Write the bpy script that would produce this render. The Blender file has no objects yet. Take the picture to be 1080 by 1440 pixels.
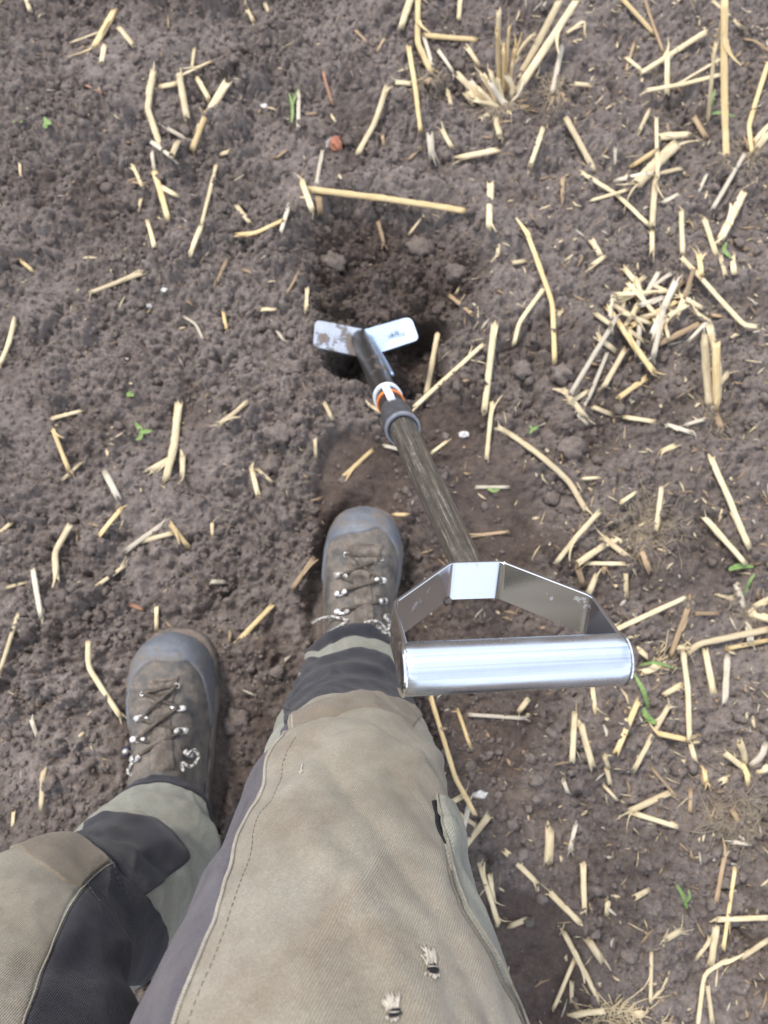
import bpy, math, random
import numpy as np
from mathutils import Vector

rad = math.radians
random.seed(7)
RNG = np.random.RandomState(11)
sc = bpy.context.scene
COL = sc.collection

# ------------------------------------------------------------------ camera
CAM = np.array((0.0, 0.0, 1.10)); PITCH = rad(14.0); FPX = 1080.0
cam_d = bpy.data.cameras.new('camera'); cam = bpy.data.objects.new('camera', cam_d); COL.objects.link(cam)
cam.location = CAM; cam.rotation_euler = (PITCH, 0, 0)
cam_d.sensor_fit = 'HORIZONTAL'; cam_d.sensor_width = 27.0; cam_d.lens = 27.0
cam_d.clip_start = 0.02; cam_d.clip_end = 500
cam_d.dof.use_dof = True; cam_d.dof.focus_distance = 0.54; cam_d.dof.aperture_fstop = 9.0
sc.camera = cam
# ------------------------------------------------------------------ world + sun
SUN_EL, SUN_AZ = rad(58), rad(-40)            # azimuth from +Y (ahead) towards +X; sun stands ahead on the left
w = bpy.data.worlds.new('World'); sc.world = w; w.use_nodes = True
nt = w.node_tree; nt.nodes.clear()
N = nt.nodes.new
sky = N('ShaderNodeTexSky'); sky.sky_type = 'NISHITA'; sky.sun_disc = False
sky.sun_elevation = SUN_EL; sky.sun_rotation = SUN_AZ; sky.dust_density = 2.0; sky.air_density = 1.0
tc = N('ShaderNodeTexCoord'); cn = N('ShaderNodeTexNoise'); cn.inputs['Scale'].default_value = 2.2
cn.inputs['Detail'].default_value = 6; cn.inputs['Roughness'].default_value = 0.6
cr = N('ShaderNodeValToRGB'); cr.color_ramp.elements[0].position = 0.34; cr.color_ramp.elements[1].position = 0.60
cr.color_ramp.elements[0].color = (.30, .30, .30, 1); cr.color_ramp.elements[1].color = (.88, .88, .88, 1)
cmx = N('ShaderNodeMix'); cmx.data_type = 'RGBA'; cmx.inputs[7].default_value = (8.2, 8.8, 9.9, 1)   # thin bright cloud
bg = N('ShaderNodeBackground'); bg.inputs['Strength'].default_value = 0.09
wo = N('ShaderNodeOutputWorld')
nt.links.new(tc.outputs['Generated'], cn.inputs['Vector']); nt.links.new(cn.outputs['Fac'], cr.inputs['Fac'])
nt.links.new(cr.outputs['Color'], cmx.inputs[0]); nt.links.new(sky.outputs['Color'], cmx.inputs[6])
nt.links.new(cmx.outputs[2], bg.inputs['Color']); nt.links.new(bg.outputs[0], wo.inputs['Surface'])
sd = bpy.data.lights.new('sun', 'SUN'); sd.energy = 1.5; sd.angle = rad(11); sd.color = (1.0, .93, .83)
sun = bpy.data.objects.new('sun', sd); COL.objects.link(sun)
sdir = Vector((math.sin(SUN_AZ) * math.cos(SUN_EL), math.cos(SUN_AZ) * math.cos(SUN_EL), math.sin(SUN_EL)))
sun.rotation_euler = sdir.to_track_quat('Z', 'Y').to_euler()
sc.view_settings.view_transform = 'Standard'; sc.view_settings.look = 'None'
sc.view_settings.gamma = 1; sc.view_settings.use_curve_mapping = False
sc.view_settings.exposure = 1.22
sc.cycles.max_bounces = 6

# ------------------------------------------------------------------ pixel <-> place (photo measured at 1080 x 1440)
FW = np.array((0, math.sin(PITCH), -math.cos(PITCH))); UP = np.array((0, math.cos(PITCH), math.sin(PITCH))); RT = np.array((1.0, 0, 0))
def ray(u, v): return FW + (u - 540) / FPX * RT + (720 - v) / FPX * UP
def at_s(u, v, s): return CAM + ray(u, v) * s
def at_z(u, v, z):
    d = ray(u, v); return CAM + d * ((z - CAM[2]) / d[2])
def proj(P):
    d = P - CAM; s = d @ FW
    return 540 + FPX * (d @ RT) / s, 720 - FPX * (d @ UP) / s, s

# ------------------------------------------------------------------ noise
_G = RNG.rand(256, 256) * 2 * math.pi; _GX, _GY = np.cos(_G), np.sin(_G)
_J = RNG.rand(256, 256, 3)
def perlin(x, y):
    xi = np.floor(x).astype(int); yi = np.floor(y).astype(int); xf = x - xi; yf = y - yi
    u = xf ** 3 * (xf * (xf * 6 - 15) + 10); v = yf ** 3 * (yf * (yf * 6 - 15) + 10)
    def g(i, j):
        a = (xi + i) & 255; b = (yi + j) & 255
        return _GX[a, b] * (xf - i) + _GY[a, b] * (yf - j)
    return (g(0, 0) * (1 - u) + g(1, 0) * u) * (1 - v) + (g(0, 1) * (1 - u) + g(1, 1) * u) * v
def fbm(x, y, o=4, k=0.5):
    r = 0; a = 1; f = 1
    for i in range(o):
        r = r + a * perlin(x * f + 17.3 * i, y * f - 9.1 * i); a *= k; f *= 2.03
    return r
def domes(x, y, off=0, keep=1.0):
    """rounded crumbs: highest dome over the 3 x 3 neighbouring cells, 0..1"""
    xi = np.floor(x).astype(int); yi = np.floor(y).astype(int); best = np.zeros_like(x)
    for i in (-1, 0, 1):
        for j in (-1, 0, 1):
            a = (xi + i + off) & 255; b = (yi + j + off * 3) & 255
            px = xi + i + _J[a, b, 0]; py = yi + j + _J[a, b, 1]; q = _J[a, b, 2]
            r = 0.45 + 0.5 * ((q * 7.3) % 1.0)
            d2 = ((x - px) ** 2 + (y - py) ** 2) / (r * r)
            hgt = np.sqrt(np.clip(1 - d2, 0, 1)) * r * (q < keep)
            best = np.maximum(best, hgt)
    return best
def sstep(a, b, x):
    t = np.clip((x - a) / (b - a), 0, 1); return t * t * (3 - 2 * t)

# ------------------------------------------------------------------ materials
def mat(name):
    m = bpy.data.materials.new(name); m.use_nodes = True
    return m, m.node_tree, m.node_tree.nodes['Principled BSDF']
def nd(t, kind, **kw):
    n = t.nodes.new(kind)
    for k, v in kw.items(): setattr(n, k, v)
    return n
def ramp(t, src, stops):
    r = nd(t, 'ShaderNodeValToRGB'); e = r.color_ramp.elements
    while len(e) < len(stops): e.new(0.5)
    for el, (p, c) in zip(e, stops):
        el.position = p; el.color = (*c, 1) if len(c) == 3 else c
    t.links.new(src, r.inputs['Fac']); return r.outputs['Color']
def noise(t, vec, scale, detail=4, rough=.55):
    n = nd(t, 'ShaderNodeTexNoise'); n.inputs['Scale'].default_value = scale
    n.inputs['Detail'].default_value = detail; n.inputs['Roughness'].default_value = rough
    if vec is not None: t.links.new(vec, n.inputs['Vector'])
    return n.outputs['Fac']
def mix(t, fac, a, b, mode='MIX'):
    m = nd(t, 'ShaderNodeMix', data_type='RGBA', blend_type=mode)
    for s, v in ((0, fac), (6, a), (7, b)):
        if isinstance(v, (int, float)): m.inputs[s].default_value = v
        elif isinstance(v, tuple): m.inputs[s].default_value = (*v, 1)
        else: t.links.new(v, m.inputs[s])
    return m.outputs[2]
def bump(t, b, h, dist, strength=1.0):
    n = nd(t, 'ShaderNodeBump'); n.inputs['Distance'].default_value = dist; n.inputs['Strength'].default_value = strength
    t.links.new(h, n.inputs['Height']); t.links.new(n.outputs[0], b.inputs['Normal']); return n
def pos(t): return nd(t, 'ShaderNodeNewGeometry').outputs['Position']
def attr(t, name): return nd(t, 'ShaderNodeAttribute', attribute_name=name).outputs['Fac']
def mapping(t, vec, scale):
    m = nd(t, 'ShaderNodeMapping'); m.inputs['Scale'].default_value = scale; t.links.new(vec, m.inputs['Vector']); return m.outputs[0]

def soil_mat(name, use_attr):
    m, t, b = mat(name); p = pos(t)
    n1 = noise(t, p, 6, 8, .70); n2 = noise(t, p, 70, 6, .7); n3 = noise(t, p, 420, 3, .6)
    dry = ramp(t, n1, [(.25, (.150, .127, .115)), (.5, (.208, .178, .163)), (.75, (.275, .240, .222))])
    fine = ramp(t, n2, [(.28, (.58, .56, .55)), (.5, (1.0, .98, .97)), (.72, (1.34, 1.31, 1.28))])
    c = mix(t, 1.0, dry, fine, 'MULTIPLY')
    grit = ramp(t, n3, [(.3, (.72, .71, .70)), (.62, (1.0, 1.0, 1.0)), (.74, (1.7, 1.66, 1.6))])
    c = mix(t, 1.0, c, grit, 'MULTIPLY')
    if use_attr:
        c = mix(t, attr(t, 'moist_shade'), c, mix(t, 1.0, c, (.47, .42, .39), 'MULTIPLY'))
    else:
        oi = nd(t, 'ShaderNodeObjectInfo')
        c = mix(t, 1.0, c, ramp(t, attr(t, 'moist_shade'), [(0, (.88, .86, .84)), (1, (.46, .41, .38))]), 'MULTIPLY')
    t.links.new(c, b.inputs['Base Color']); b.inputs['Roughness'].default_value = .92
    b.inputs['Specular IOR Level'].default_value = .25
    h = nd(t, 'ShaderNodeMath', operation='ADD'); t.links.new(n2, h.inputs[0]); t.links.new(n3, h.inputs[1])
    bump(t, b, h.outputs[0], .004, .8)
    return m
M = {}
M['soil'] = soil_mat('soil', True); M['clod'] = soil_mat('soil_clod', False)

def straw_mat(name, lo, mid, hi):
    m, t, b = mat(name)
    uv = nd(t, 'ShaderNodeUVMap').outputs[0]; oi = nd(t, 'ShaderNodeObjectInfo').outputs['Random']
    g = nd(t, 'ShaderNodeVectorMath', operation='ADD'); t.links.new(uv, g.inputs[0]); t.links.new(oi, g.inputs[1])
    st = noise(t, mapping(t, g.outputs[0], (26, 45, 1)), 1, 4, .6)
    bl = noise(t, mapping(t, g.outputs[0], (2, 38, 1)), 1, 3, .6)
    f = nd(t, 'ShaderNodeMath', operation='MULTIPLY_ADD'); t.links.new(bl, f.inputs[0]); f.inputs[1].default_value = .55
    t.links.new(st, f.inputs[2])
    c = ramp(t, f.outputs[0], [(.50, lo), (.78, mid), (1.0, hi)])
    var = ramp(t, oi, [(0, (.74, .72, .70)), (.5, (.98, .96, .93)), (1, (1.14, 1.10, 1.04))])
    c = mix(t, 1.0, c, var, 'MULTIPLY')
    mud = ramp(t, noise(t, pos(t), 60, 4, .65), [(.62, (0, 0, 0)), (.76, (1, 1, 1))])
    c = mix(t, mud, c, mix(t, .35, c, (.16, .12, .10)))
    t.links.new(c, b.inputs['Base Color']); b.inputs['Roughness'].default_value = .55
    b.inputs['Specular IOR Level'].default_value = .35
    bump(t, b, st, .0012, .6)
    return m
M['g'] = straw_mat('straw_golden', (.46, .32, .15), (.66, .50, .26), (.78, .66, .42))
M['p'] = straw_mat('straw_pale', (.43, .33, .19), (.65, .54, .35), (.78, .70, .51))
M['w'] = straw_mat('straw_bleached', (.40, .35, .28), (.58, .52, .42), (.70, .65, .55))
M['t'] = straw_mat('straw_tan', (.22, .15, .09), (.36, .26, .16), (.48, .37, .25))
M['r'] = straw_mat('straw_reddish', (.26, .13, .08), (.38, .21, .14), (.46, .30, .20))
M['fibre'] = straw_mat('root_fibre', (.16, .13, .10), (.30, .25, .19), (.45, .39, .30))

def fabric(name, base, dark, light, dirt, dirt_amt, weave=.5):
    m, t, b = mat(name); p = pos(t)
    uv = nd(t, 'ShaderNodeUVMap').outputs[0]
    big = noise(t, p, 14, 5, .6); med = noise(t, p, 75, 5, .65)
    c = ramp(t, big, [(.3, dark), (.52, base), (.72, light)])
    ds = ramp(t, noise(t, p, 22, 6, .62), [(.50, (0, 0, 0)), (.70, (1, 1, 1))])
    ds2 = nd(t, 'ShaderNodeMath', operation='MULTIPLY'); t.links.new(ds, ds2.inputs[0]); ds2.inputs[1].default_value = dirt_amt
    c = mix(t, ds2.outputs[0], c, dirt)
    wv = nd(t, 'ShaderNodeTexWave', wave_type='BANDS', bands_direction='DIAGONAL'); wv.inputs['Scale'].default_value = 420
    wv.inputs['Distortion'].default_value = 1.2; wv.inputs['Detail'].default_value = 2; wv.inputs['Detail Scale'].default_value = 3
    t.links.new(uv, wv.inputs['Vector'])
    fz = noise(t, p, 900, 2, .6)
    c = mix(t, weave, c, mix(t, 1.0, c, ramp(t, wv.outputs['Fac'], [(0, (.72, .72, .72)), (1, (1.2, 1.2, 1.2))]), 'MULTIPLY'))
    c = mix(t, 1.0, c, ramp(t, fz, [(.3, (.82, .82, .82)), (.7, (1.16, 1.16, 1.16))]), 'MULTIPLY')
    c = mix(t, 1.0, c, ramp(t, med, [(.3, (.90, .90, .90)), (.7, (1.08, 1.08, 1.08))]), 'MULTIPLY')
    t.links.new(c, b.inputs['Base Color']); b.inputs['Roughness'].default_value = .88
    b.inputs['Specular IOR Level'].default_value = .2; b.inputs['Sheen Weight'].default_value = .15
    h = nd(t, 'ShaderNodeMath', operation='MULTIPLY_ADD'); t.links.new(med, h.inputs[0]); h.inputs[1].default_value = 3.0
    t.links.new(wv.outputs['Fac'], h.inputs[2])
    bump(t, b, h.outputs[0], .0007, .7)
    return m
M['canvas'] = fabric('beige_canvas', (.280, .247, .194), (.236, .206, .159), (.312, .279, .226), (.205, .160, .115), .6)
M['clean'] = fabric('grey_green_canvas', (.27, .265, .22), (.22, .22, .185), (.31, .305, .26), (.22, .19, .15), .35)
M['knee'] = fabric('muddy_knee_canvas', (.22, .182, .135), (.175, .14, .10), (.26, .22, .17), (.15, .115, .08), .5)
M['navy'] = fabric('dark_stretch_fabric', (.019, .018, .026), (.013, .012, .018), (.028, .027, .037), (.060, .050, .046), .25, .12)
M['purple'] = fabric('faded_dark_fabric', (.085, .075, .092), (.062, .055, .068), (.110, .099, .116), (.12, .10, .09), .35, .3)
M['stitch'] = fabric('seam_thread', (.21, .18, .14), (.17, .145, .11), (.25, .22, .175), (.12, .09, .07), .3, 0)
M['seam'] = fabric('folded_seam_edge', (.33, .295, .24), (.27, .24, .19), (.38, .345, .29), (.22, .18, .13), .4, .2)

def simple(name, col, rough=.5, metal=0, n_scale=40, n_amt=.25, bmp=0, spec=.5):
    m, t, b = mat(name); p = pos(t); n = noise(t, p, n_scale, 5, .6)
    lo = tuple(c * (1 - n_amt) for c in col); hi = tuple(min(1, c * (1 + n_amt)) for c in col)
    t.links.new(ramp(t, n, [(.3, lo), (.7, hi)]), b.inputs['Base Color'])
    b.inputs['Roughness'].default_value = rough; b.inputs['Metallic'].default_value = metal
    b.inputs['Specular IOR Level'].default_value = spec
    if bmp: bump(t, b, n, bmp)
    return m
def muddy(name, col, rough, mud, lo, hi, scale, metal=0, bmp=.001):
    m, t, b = mat(name); p = pos(t); n = noise(t, p, scale, 7, .68)
    f = ramp(t, n, [(lo, (0, 0, 0)), (hi, (1, 1, 1))])
    fine = noise(t, p, 500, 3, .6)
    c = mix(t, f, col, mix(t, 1.0, mud, ramp(t, fine, [(.3, (.7, .7, .7)), (.7, (1.3, 1.3, 1.3))]), 'MULTIPLY'))
    t.links.new(c, b.inputs['Base Color'])
    t.links.new(ramp(t, f, [(0, (rough,) * 3), (1, (.95,) * 3)]), b.inputs['Roughness'])
    if metal: t.links.new(ramp(t, f, [(0, (metal,) * 3), (1, (0, 0, 0))]), b.inputs['Metallic'])
    h = nd(t, 'ShaderNodeMath', operation='MULTIPLY_ADD'); t.links.new(f, h.inputs[0]); h.inputs[1].default_value = 1.0; t.links.new(fine, h.inputs[2])
    bump(t, b, h.outputs[0], bmp, .7)
    return m
M['boot'] = muddy('boot_leather', (.070, .066, .063), .6, (.165, .138, .115), .38, .60, 42)
M['rand'] = muddy('toe_rubber', (.120, .130, .150), .42, (.150, .126, .106), .46, .66, 30)
M['tongue'] = muddy('boot_tongue', (.090, .073, .060), .8, (.18, .150, .124), .42, .60, 75)
M['sole'] = muddy('boot_sole', (.07, .06, .054), .85, (.15, .12, .10), .36, .52, 40)
M['lace'] = muddy('boot_lace', (.05, .04, .032), .8, (.13, .105, .085), .45, .65, 90)
M['hook'] = muddy('lace_hook', (.74, .73, .71), .38, (.22, .185, .155), .46, .60, 170, metal=.75, bmp=.0004)
M['cord'] = muddy('speckled_cord', (.50, .47, .42), .7, (.06, .06, .07), .50, .54, 330, bmp=.0005)
M['black'] = simple('inside_shade', (.006, .006, .008), .9)  # flat black standing in for shade inside the pocket and tears
M['thread'] = simple('frayed_threads', (.50, .45, .38), .9, n_scale=300)
M['bead'] = simple('cord_end', (.03, .035, .07), .4)

def metal_mat(name, col, rough, streak, scratch):
    m, t, b = mat(name); uv = nd(t, 'ShaderNodeUVMap').outputs[0]; p = pos(t)
    s1 = noise(t, mapping(t, uv, streak), 1, 5, .65); s2 = noise(t, p, 90, 4, .6); s3 = noise(t, p, 35, 4, .6)
    t.links.new(ramp(t, s2, [(.35, tuple(c * .95 for c in col)), (.6, col)]), b.inputs['Base Color'])
    b.inputs['Metallic'].default_value = 1.0
    f = nd(t, 'ShaderNodeMath', operation='MULTIPLY'); t.links.new(s1, f.inputs[0]); t.links.new(s3, f.inputs[1])
    t.links.new(ramp(t, f.outputs[0], [(.12, (rough * .6,) * 3), (.4, (rough * 1.7,) * 3)]), b.inputs['Roughness'])
    bump(t, b, s1, scratch, .6)
    if name.startswith('brushed'):
        st_ = noise(t, mapping(t, uv, (60, .6, 1)), 1, 4, .7)
        t.links.new(ramp(t, st_, [(.34, tuple(c * .62 for c in col)), (.46, tuple(c * .92 for c in col)), (.58, col)]), b.inputs['Base Color'])
    return m
M['grip'] = metal_mat('brushed_aluminium', (.70, .75, .83), .24, (130, 1.5, 1), .00006)
M['bracket'] = metal_mat('polished_steel', (.76, .75, .73), .10, (9, 240, 1), .00005)
M['specks'] = muddy('speckled_steel', (.60, .62, .66), .12, (.30, .27, .24), .62, .74, 70, metal=1.0, bmp=.00003)
M['plate'] = muddy('step_plate_steel', (.27, .35, .48), .42, (.15, .115, .095), .70, .78, 45, metal=.7, bmp=.0004)  # blue of the reflected sky put into the steel colour
M['mudplate'] = muddy('mud_caked_plate', (.33, .36, .42), .42, (.17, .135, .115), .50, .56, 30, metal=.7, bmp=.002)
M['tube'] = muddy('muddy_black_tube', (.022, .020, .019), .28, (.13, .10, .085), .56, .68, 34, bmp=.0008)
m, t, b = mat('scratched_shaft'); M['shaft'] = m
uv = nd(t, 'ShaderNodeUVMap').outputs[0]
a1 = noise(t, mapping(t, uv, (15, 11, 1)), 1, 7, .72); a2 = noise(t, mapping(t, uv, (8, 90, 1)), 1, 5, .7); a3 = noise(t, pos(t), 28, 4, .6)
f = nd(t, 'ShaderNodeMath', operation='MULTIPLY_ADD'); t.links.new(a2, f.inputs[0]); f.inputs[1].default_value = .35; t.links.new(a1, f.inputs[2])
t.links.new(ramp(t, f.outputs[0], [(.46, (.050, .044, .038)), (.66, (.095, .084, .070)), (.78, (.19, .17, .145)), (.88, (.46, .43, .38))]), b.inputs['Base Color'])
b.inputs['Metallic'].default_value = .45
t.links.new(ramp(t, a3, [(.3, (.3,) * 3), (.7, (.5,) * 3)]), b.inputs['Roughness']); bump(t, b, a1, .0006, .6)
M['collar'] = simple('dark_plastic_collar', (.055, .056, .062), .45, n_scale=120, n_amt=.35, bmp=.0003)
M['ring'] = simple('grey_collar_lip', (.16, .17, .20), .42, n_scale=150, n_amt=.25)
M['white'] = simple('white_band', (.72, .76, .82), .4, n_scale=120, n_amt=.12)
M['orange'] = simple('orange_band', (.75, .22, .05), .45, n_scale=120, n_amt=.15)
M['ink'] = simple('grey_print', (.12, .15, .20), .6)
M['leaf'] = simple('seedling_green', (.15, .235, .065), .6, n_scale=200, n_amt=.3)
M['redstone'] = simple('brick_red_stone', (.30, .115, .07), .8, n_scale=110, n_amt=.35, bmp=.002)
M['greystone'] = simple('grey_stone', (.30, .27, .26), .8, n_scale=110, n_amt=.35, bmp=.002)
M['pebble'] = simple('white_pebble', (.55, .53, .50), .6, n_scale=200, n_amt=.25, bmp=.001)

# ------------------------------------------------------------------ object helpers
ORIG = {}
def empty(name, loc, label=None, cat=None, group=None):
    o = bpy.data.objects.new(name, None); COL.objects.link(o); o.location = loc; o.empty_display_size = .05
    ORIG[o] = np.array(loc, float); tag(o, label, cat, group); return o
def tag(o, label=None, cat=None, group=None, kind=None):
    for k, v in (('label', label), ('category', cat), ('group', group), ('kind', kind)):
        if v: o[k] = v
    return o
def mesh_obj(name, V, F, material, parent=None, smooth=True, uvs=None, origin=None):
    """V in world coordinates; the object's origin goes to the middle of the shape"""
    V = np.asarray(V, float)
    o0 = np.array(origin, float) if origin is not None else (V.min(0) + V.max(0)) / 2
    me = bpy.data.meshes.new(name); me.from_pydata((V - o0).tolist(), [], F)
    if smooth: me.polygons.foreach_set('use_smooth', np.ones(len(me.polygons), bool))
    if uvs is not None:
        ul = me.uv_layers.new(name='UVMap'); li = np.empty(len(me.loops), int); me.loops.foreach_get('vertex_index', li)
        ul.data.foreach_set('uv', np.asarray(uvs, float)[li].ravel())
    me.materials.append(material)
    o = bpy.data.objects.new(name, me); COL.objects.link(o)
    base = np.zeros(3)
    if parent is not None: o.parent = parent; base = ORIG[parent]
    o.location = o0 - base; ORIG[o] = o0
    return o
class MB:
    def __init__(s): s.V = []; s.F = []; s.U = []; s.n = 0
    def add(s, V, F, U=None):
        V = np.asarray(V, float); s.V.append(V); s.F += [tuple(i + s.n for i in f) for f in F]
        s.U.append(np.zeros((len(V), 2)) if U is None else np.asarray(U, float)); s.n += len(V); return s
    def build(s, name, m, parent=None, smooth=True, origin=None):
        return mesh_obj(name, np.vstack(s.V), s.F, m, parent, smooth, np.vstack(s.U), origin)
def grid_faces(nr, nc, wrap=False, base=0):
    F = []; cc = nc if wrap else nc - 1
    for i in range(nr - 1):
        for j in range(cc):
            k = (j + 1) % nc; F.append((base + i * nc + j, base + i * nc + k, base + (i + 1) * nc + k, base + (i + 1) * nc + j))
    return F
def frame_of(T):
    T = T / np.linalg.norm(T); a = np.array((0, 0, 1.0)) if abs(T[2]) < .9 else np.array((1.0, 0, 0))
    x = np.cross(a, T); x /= np.linalg.norm(x); return T, x, np.cross(T, x)
def tube(P, R, n=8, caps=True, flat=1.0, ups=None):
    """tube through points P with radii R; flat squashes it along its second axis"""
    P = np.asarray(P, float); k = len(P); R = np.ones(k) * R if np.isscalar(R) else np.asarray(R, float)
    T = np.gradient(P, axis=0); V = []; U = []; L = np.concatenate(([0], np.cumsum(np.linalg.norm(np.diff(P, axis=0), axis=1))))
    px = None
    for i in range(k):
        t_, x, y = frame_of(T[i])
        if px is not None:
            x = px - (px @ t_) * t_; x /= np.linalg.norm(x); y = np.cross(t_, x)
        px = x
        for j in range(n):
            a = 2 * math.pi * j / n
            V.append(P[i] + R[i] * (math.cos(a) * x + flat * math.sin(a) * y)); U.append((abs(1 - 2 * j / n), L[i]))
    F = grid_faces(k, n, True)
    if caps: F += [tuple(range(n - 1, -1, -1)), tuple((k - 1) * n + j for j in range(n))]
    return np.array(V), F, np.array(U)
def catmull(K, n):
    K = np.asarray(K, float); Q = np.vstack((2 * K[0] - K[1], K, 2 * K[-1] - K[-2])); m_ = len(K) - 1; out = []
    for x in np.linspace(0, m_, n):
        i = min(int(x), m_ - 1); f = x - i; a, b_, c, d = Q[i:i + 4]
        out.append(.5 * ((2 * b_) + (-a + c) * f + (2 * a - 5 * b_ + 4 * c - d) * f * f + (-a + 3 * b_ - 3 * c + d) * f ** 3))
    return np.array(out)
_t = (1 + 5 ** .5) / 2
ICO_V = np.array([(-1, _t, 0), (1, _t, 0), (-1, -_t, 0), (1, -_t, 0), (0, -1, _t), (0, 1, _t), (0, -1, -_t), (0, 1, -_t), (_t, 0, -1), (_t, 0, 1), (-_t, 0, -1), (-_t, 0, 1)]) / math.hypot(1, _t)
ICO_F = [(0, 11, 5), (0, 5, 1), (0, 1, 7), (0, 7, 10), (0, 10, 11), (1, 5, 9), (5, 11, 4), (11, 10, 2), (10, 7, 6), (7, 1, 8), (3, 9, 4), (3, 4, 2), (3, 2, 6), (3, 6, 8), (3, 8, 9), (4, 9, 5), (2, 4, 11), (6, 2, 10), (8, 6, 7), (9, 8, 1)]
def subdiv(V, F):
    V = [tuple(v) for v in V]; D = {}; G = []
    def mid(a, b_):
        k = (min(a, b_), max(a, b_))
        if k not in D:
            p = np.array(V[a]) + np.array(V[b_]); V.append(tuple(p / np.linalg.norm(p))); D[k] = len(V) - 1
        return D[k]
    for a, b_, c in F:
        x, y, z = mid(a, b_), mid(b_, c), mid(c, a); G += [(a, x, z), (b_, y, x), (c, z, y), (x, y, z)]
    return np.array(V), G
ICO2_V, ICO2_F = subdiv(ICO_V, ICO_F); ICO3_V, ICO3_F = subdiv(ICO2_V, ICO2_F)

# ================================================================== GROUND
def pz(u, v, z=0): return at_z(u, v, z)[:2]
HC = pz(538, 506)
def ell(x, y, c, rx, ry, rot=0):
    dx, dy = x - c[0], y - c[1]; ca, sa = math.cos(rot), math.sin(rot)
    return np.sqrt(((dx * ca + dy * sa) / rx) ** 2 + ((-dx * sa + dy * ca) / ry) ** 2)
c_bowl = pz(545, 380); c_press1 = pz(500, 690); c_press2 = pz(690, 700); c_press3 = pz(745, 1340); c_press4 = pz(610, 610)
LB0 = np.array((-.276, -.205)); LROT = rad(2.0)       # rear boot: heel point and turn
RB0 = np.array((-.045, -.028)); RROT = rad(-3.0)      # forward boot
c_lb = LB0 + np.array((-.003, .15)); c_rb = RB0 + np.array((.008, .15))
def masks(x, y):
    wob = .12 * fbm(x * 9, y * 9, 3)
    hole = 1 - sstep(.66, 1.0, ell(x, y, HC, .100, .066) + wob * 2.6)
    pocket = 1 - sstep(.55, 1.0, ell(x, y, pz(584, 462), .068, .036) + wob)
    bowl = 1 - sstep(.55, 1.1, ell(x, y, c_bowl, .175, .135) + wob)
    press = np.maximum.reduce([1 - sstep(.8, 1.05, ell(x, y, c_press1, .066, .100) + wob), .8 * (1 - sstep(.6, 1.15, ell(x, y, c_press2, .07, .17, .15) + wob)),
                               .9 * (1 - sstep(.6, 1.1, ell(x, y, c_press3, .09, .09) + wob)), .6 * (1 - sstep(.6, 1.1, ell(x, y, c_press4, .06, .07) + wob))])
    boots = np.maximum(1 - sstep(.75, 1.12, ell(x, y, c_lb, .068, .165)), 1 - sstep(.75, 1.12, ell(x, y, c_rb, .068, .165)))
    return hole, pocket, bowl, press, boots
def hfun(x, y):
    x = np.asarray(x, float); y = np.asarray(y, float)
    far = np.exp(-np.maximum(0, np.hypot(x, y - .4) - 1.6) / 1.5)
    hole, pocket, bowl, press, boots = masks(x, y)
    flat = np.clip(press * .85 + boots * .95, 0, 1)
    leftrough = sstep(.15, -.35, x) * .45 + .62
    z = .024 * fbm(x * 3.1 + 5, y * 3.1, 3) + .021 * fbm(x * 11, y * 11, 3) * (1 - .6 * flat)
    wx = x + .010 * fbm(x * 55, y * 55, 3, .65); wy = y + .010 * fbm(x * 55 + 40, y * 55 + 9, 3, .65)
    crumb = .55 * domes(wx * 24, wy * 24, 3, .30) * .036 + domes(wx * 60, wy * 60, 11, .42) * .0130 * (.8 + .8 * bowl) + domes(wx * 125, wy * 125, 29, .6) * .0065
    crumb = crumb * (.60 + .75 * sstep(-.25, .35, fbm(x * 6 + 31, y * 6, 2))) * leftrough * (1 + .55 * bowl)
    fine = .0105 * fbm(x * 75, y * 75, 4, .68) + .007 * np.minimum(0, fbm(x * 28 + 7, y * 28, 3) + .12) * 1.6
    smear = sstep(.08, .38, fbm(x * 4.2 + 60, y * 4.2 - 20, 3)) * (1 - bowl); crack = -.010 * np.exp(-(fbm(x * 13 + 4, y * 13 + 70, 3) / .035) ** 2) * sstep(-.05, .25, fbm(x * 3 + 90, y * 3, 2))
    z = z + (crumb * (1 - .62 * smear) + fine * (1 - .5 * smear) + crack) * (1 - .88 * flat)
    z = z - .034 * bowl - .105 * np.maximum(hole * (.8 + .5 * fbm(x * 14, y * 14 + 3, 3)), pocket)
    # spoil thrown up on the far rim and loose banks beside the forward boot
    rim = np.exp(-((ell(x, y, c_bowl, .20, .165) - 1.0) / .14) ** 2) * sstep(-.1, .1, y - c_bowl[1]); z = z + .024 * rim
    bk = np.exp(-((ell(x, y, c_rb, .083, .185) - 1.0) / .16) ** 2); z = z + .026 * bk * sstep(.05, -.03, x - c_rb[0])
    z = z * (1 - boots) + boots * (-.010)
    z = z - .014 * press
    return np.where(far > .999, z, z * (.15 + .85 * far))
def axis(lo, hi, step, out):
    core = np.arange(lo, hi + step / 2, step); a = [hi + step]; d = step
    while a[-1] < out: d *= 1.22; a.append(a[-1] + d)
    b_ = [lo - step]; d = step
    while b_[-1] > -out: d *= 1.22; b_.append(b_[-1] - d)
    return np.concatenate((b_[::-1], core, a))
gx = axis(-.82, .82, .0026, 60); gy = axis(-.55, 1.36, .0026, 60)
GX, GY = np.meshgrid(gx, gy); GZ = hfun(GX, GY); nr, nc = GX.shape
hole, pocket, bowl, press, boots = masks(GX, GY)
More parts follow.
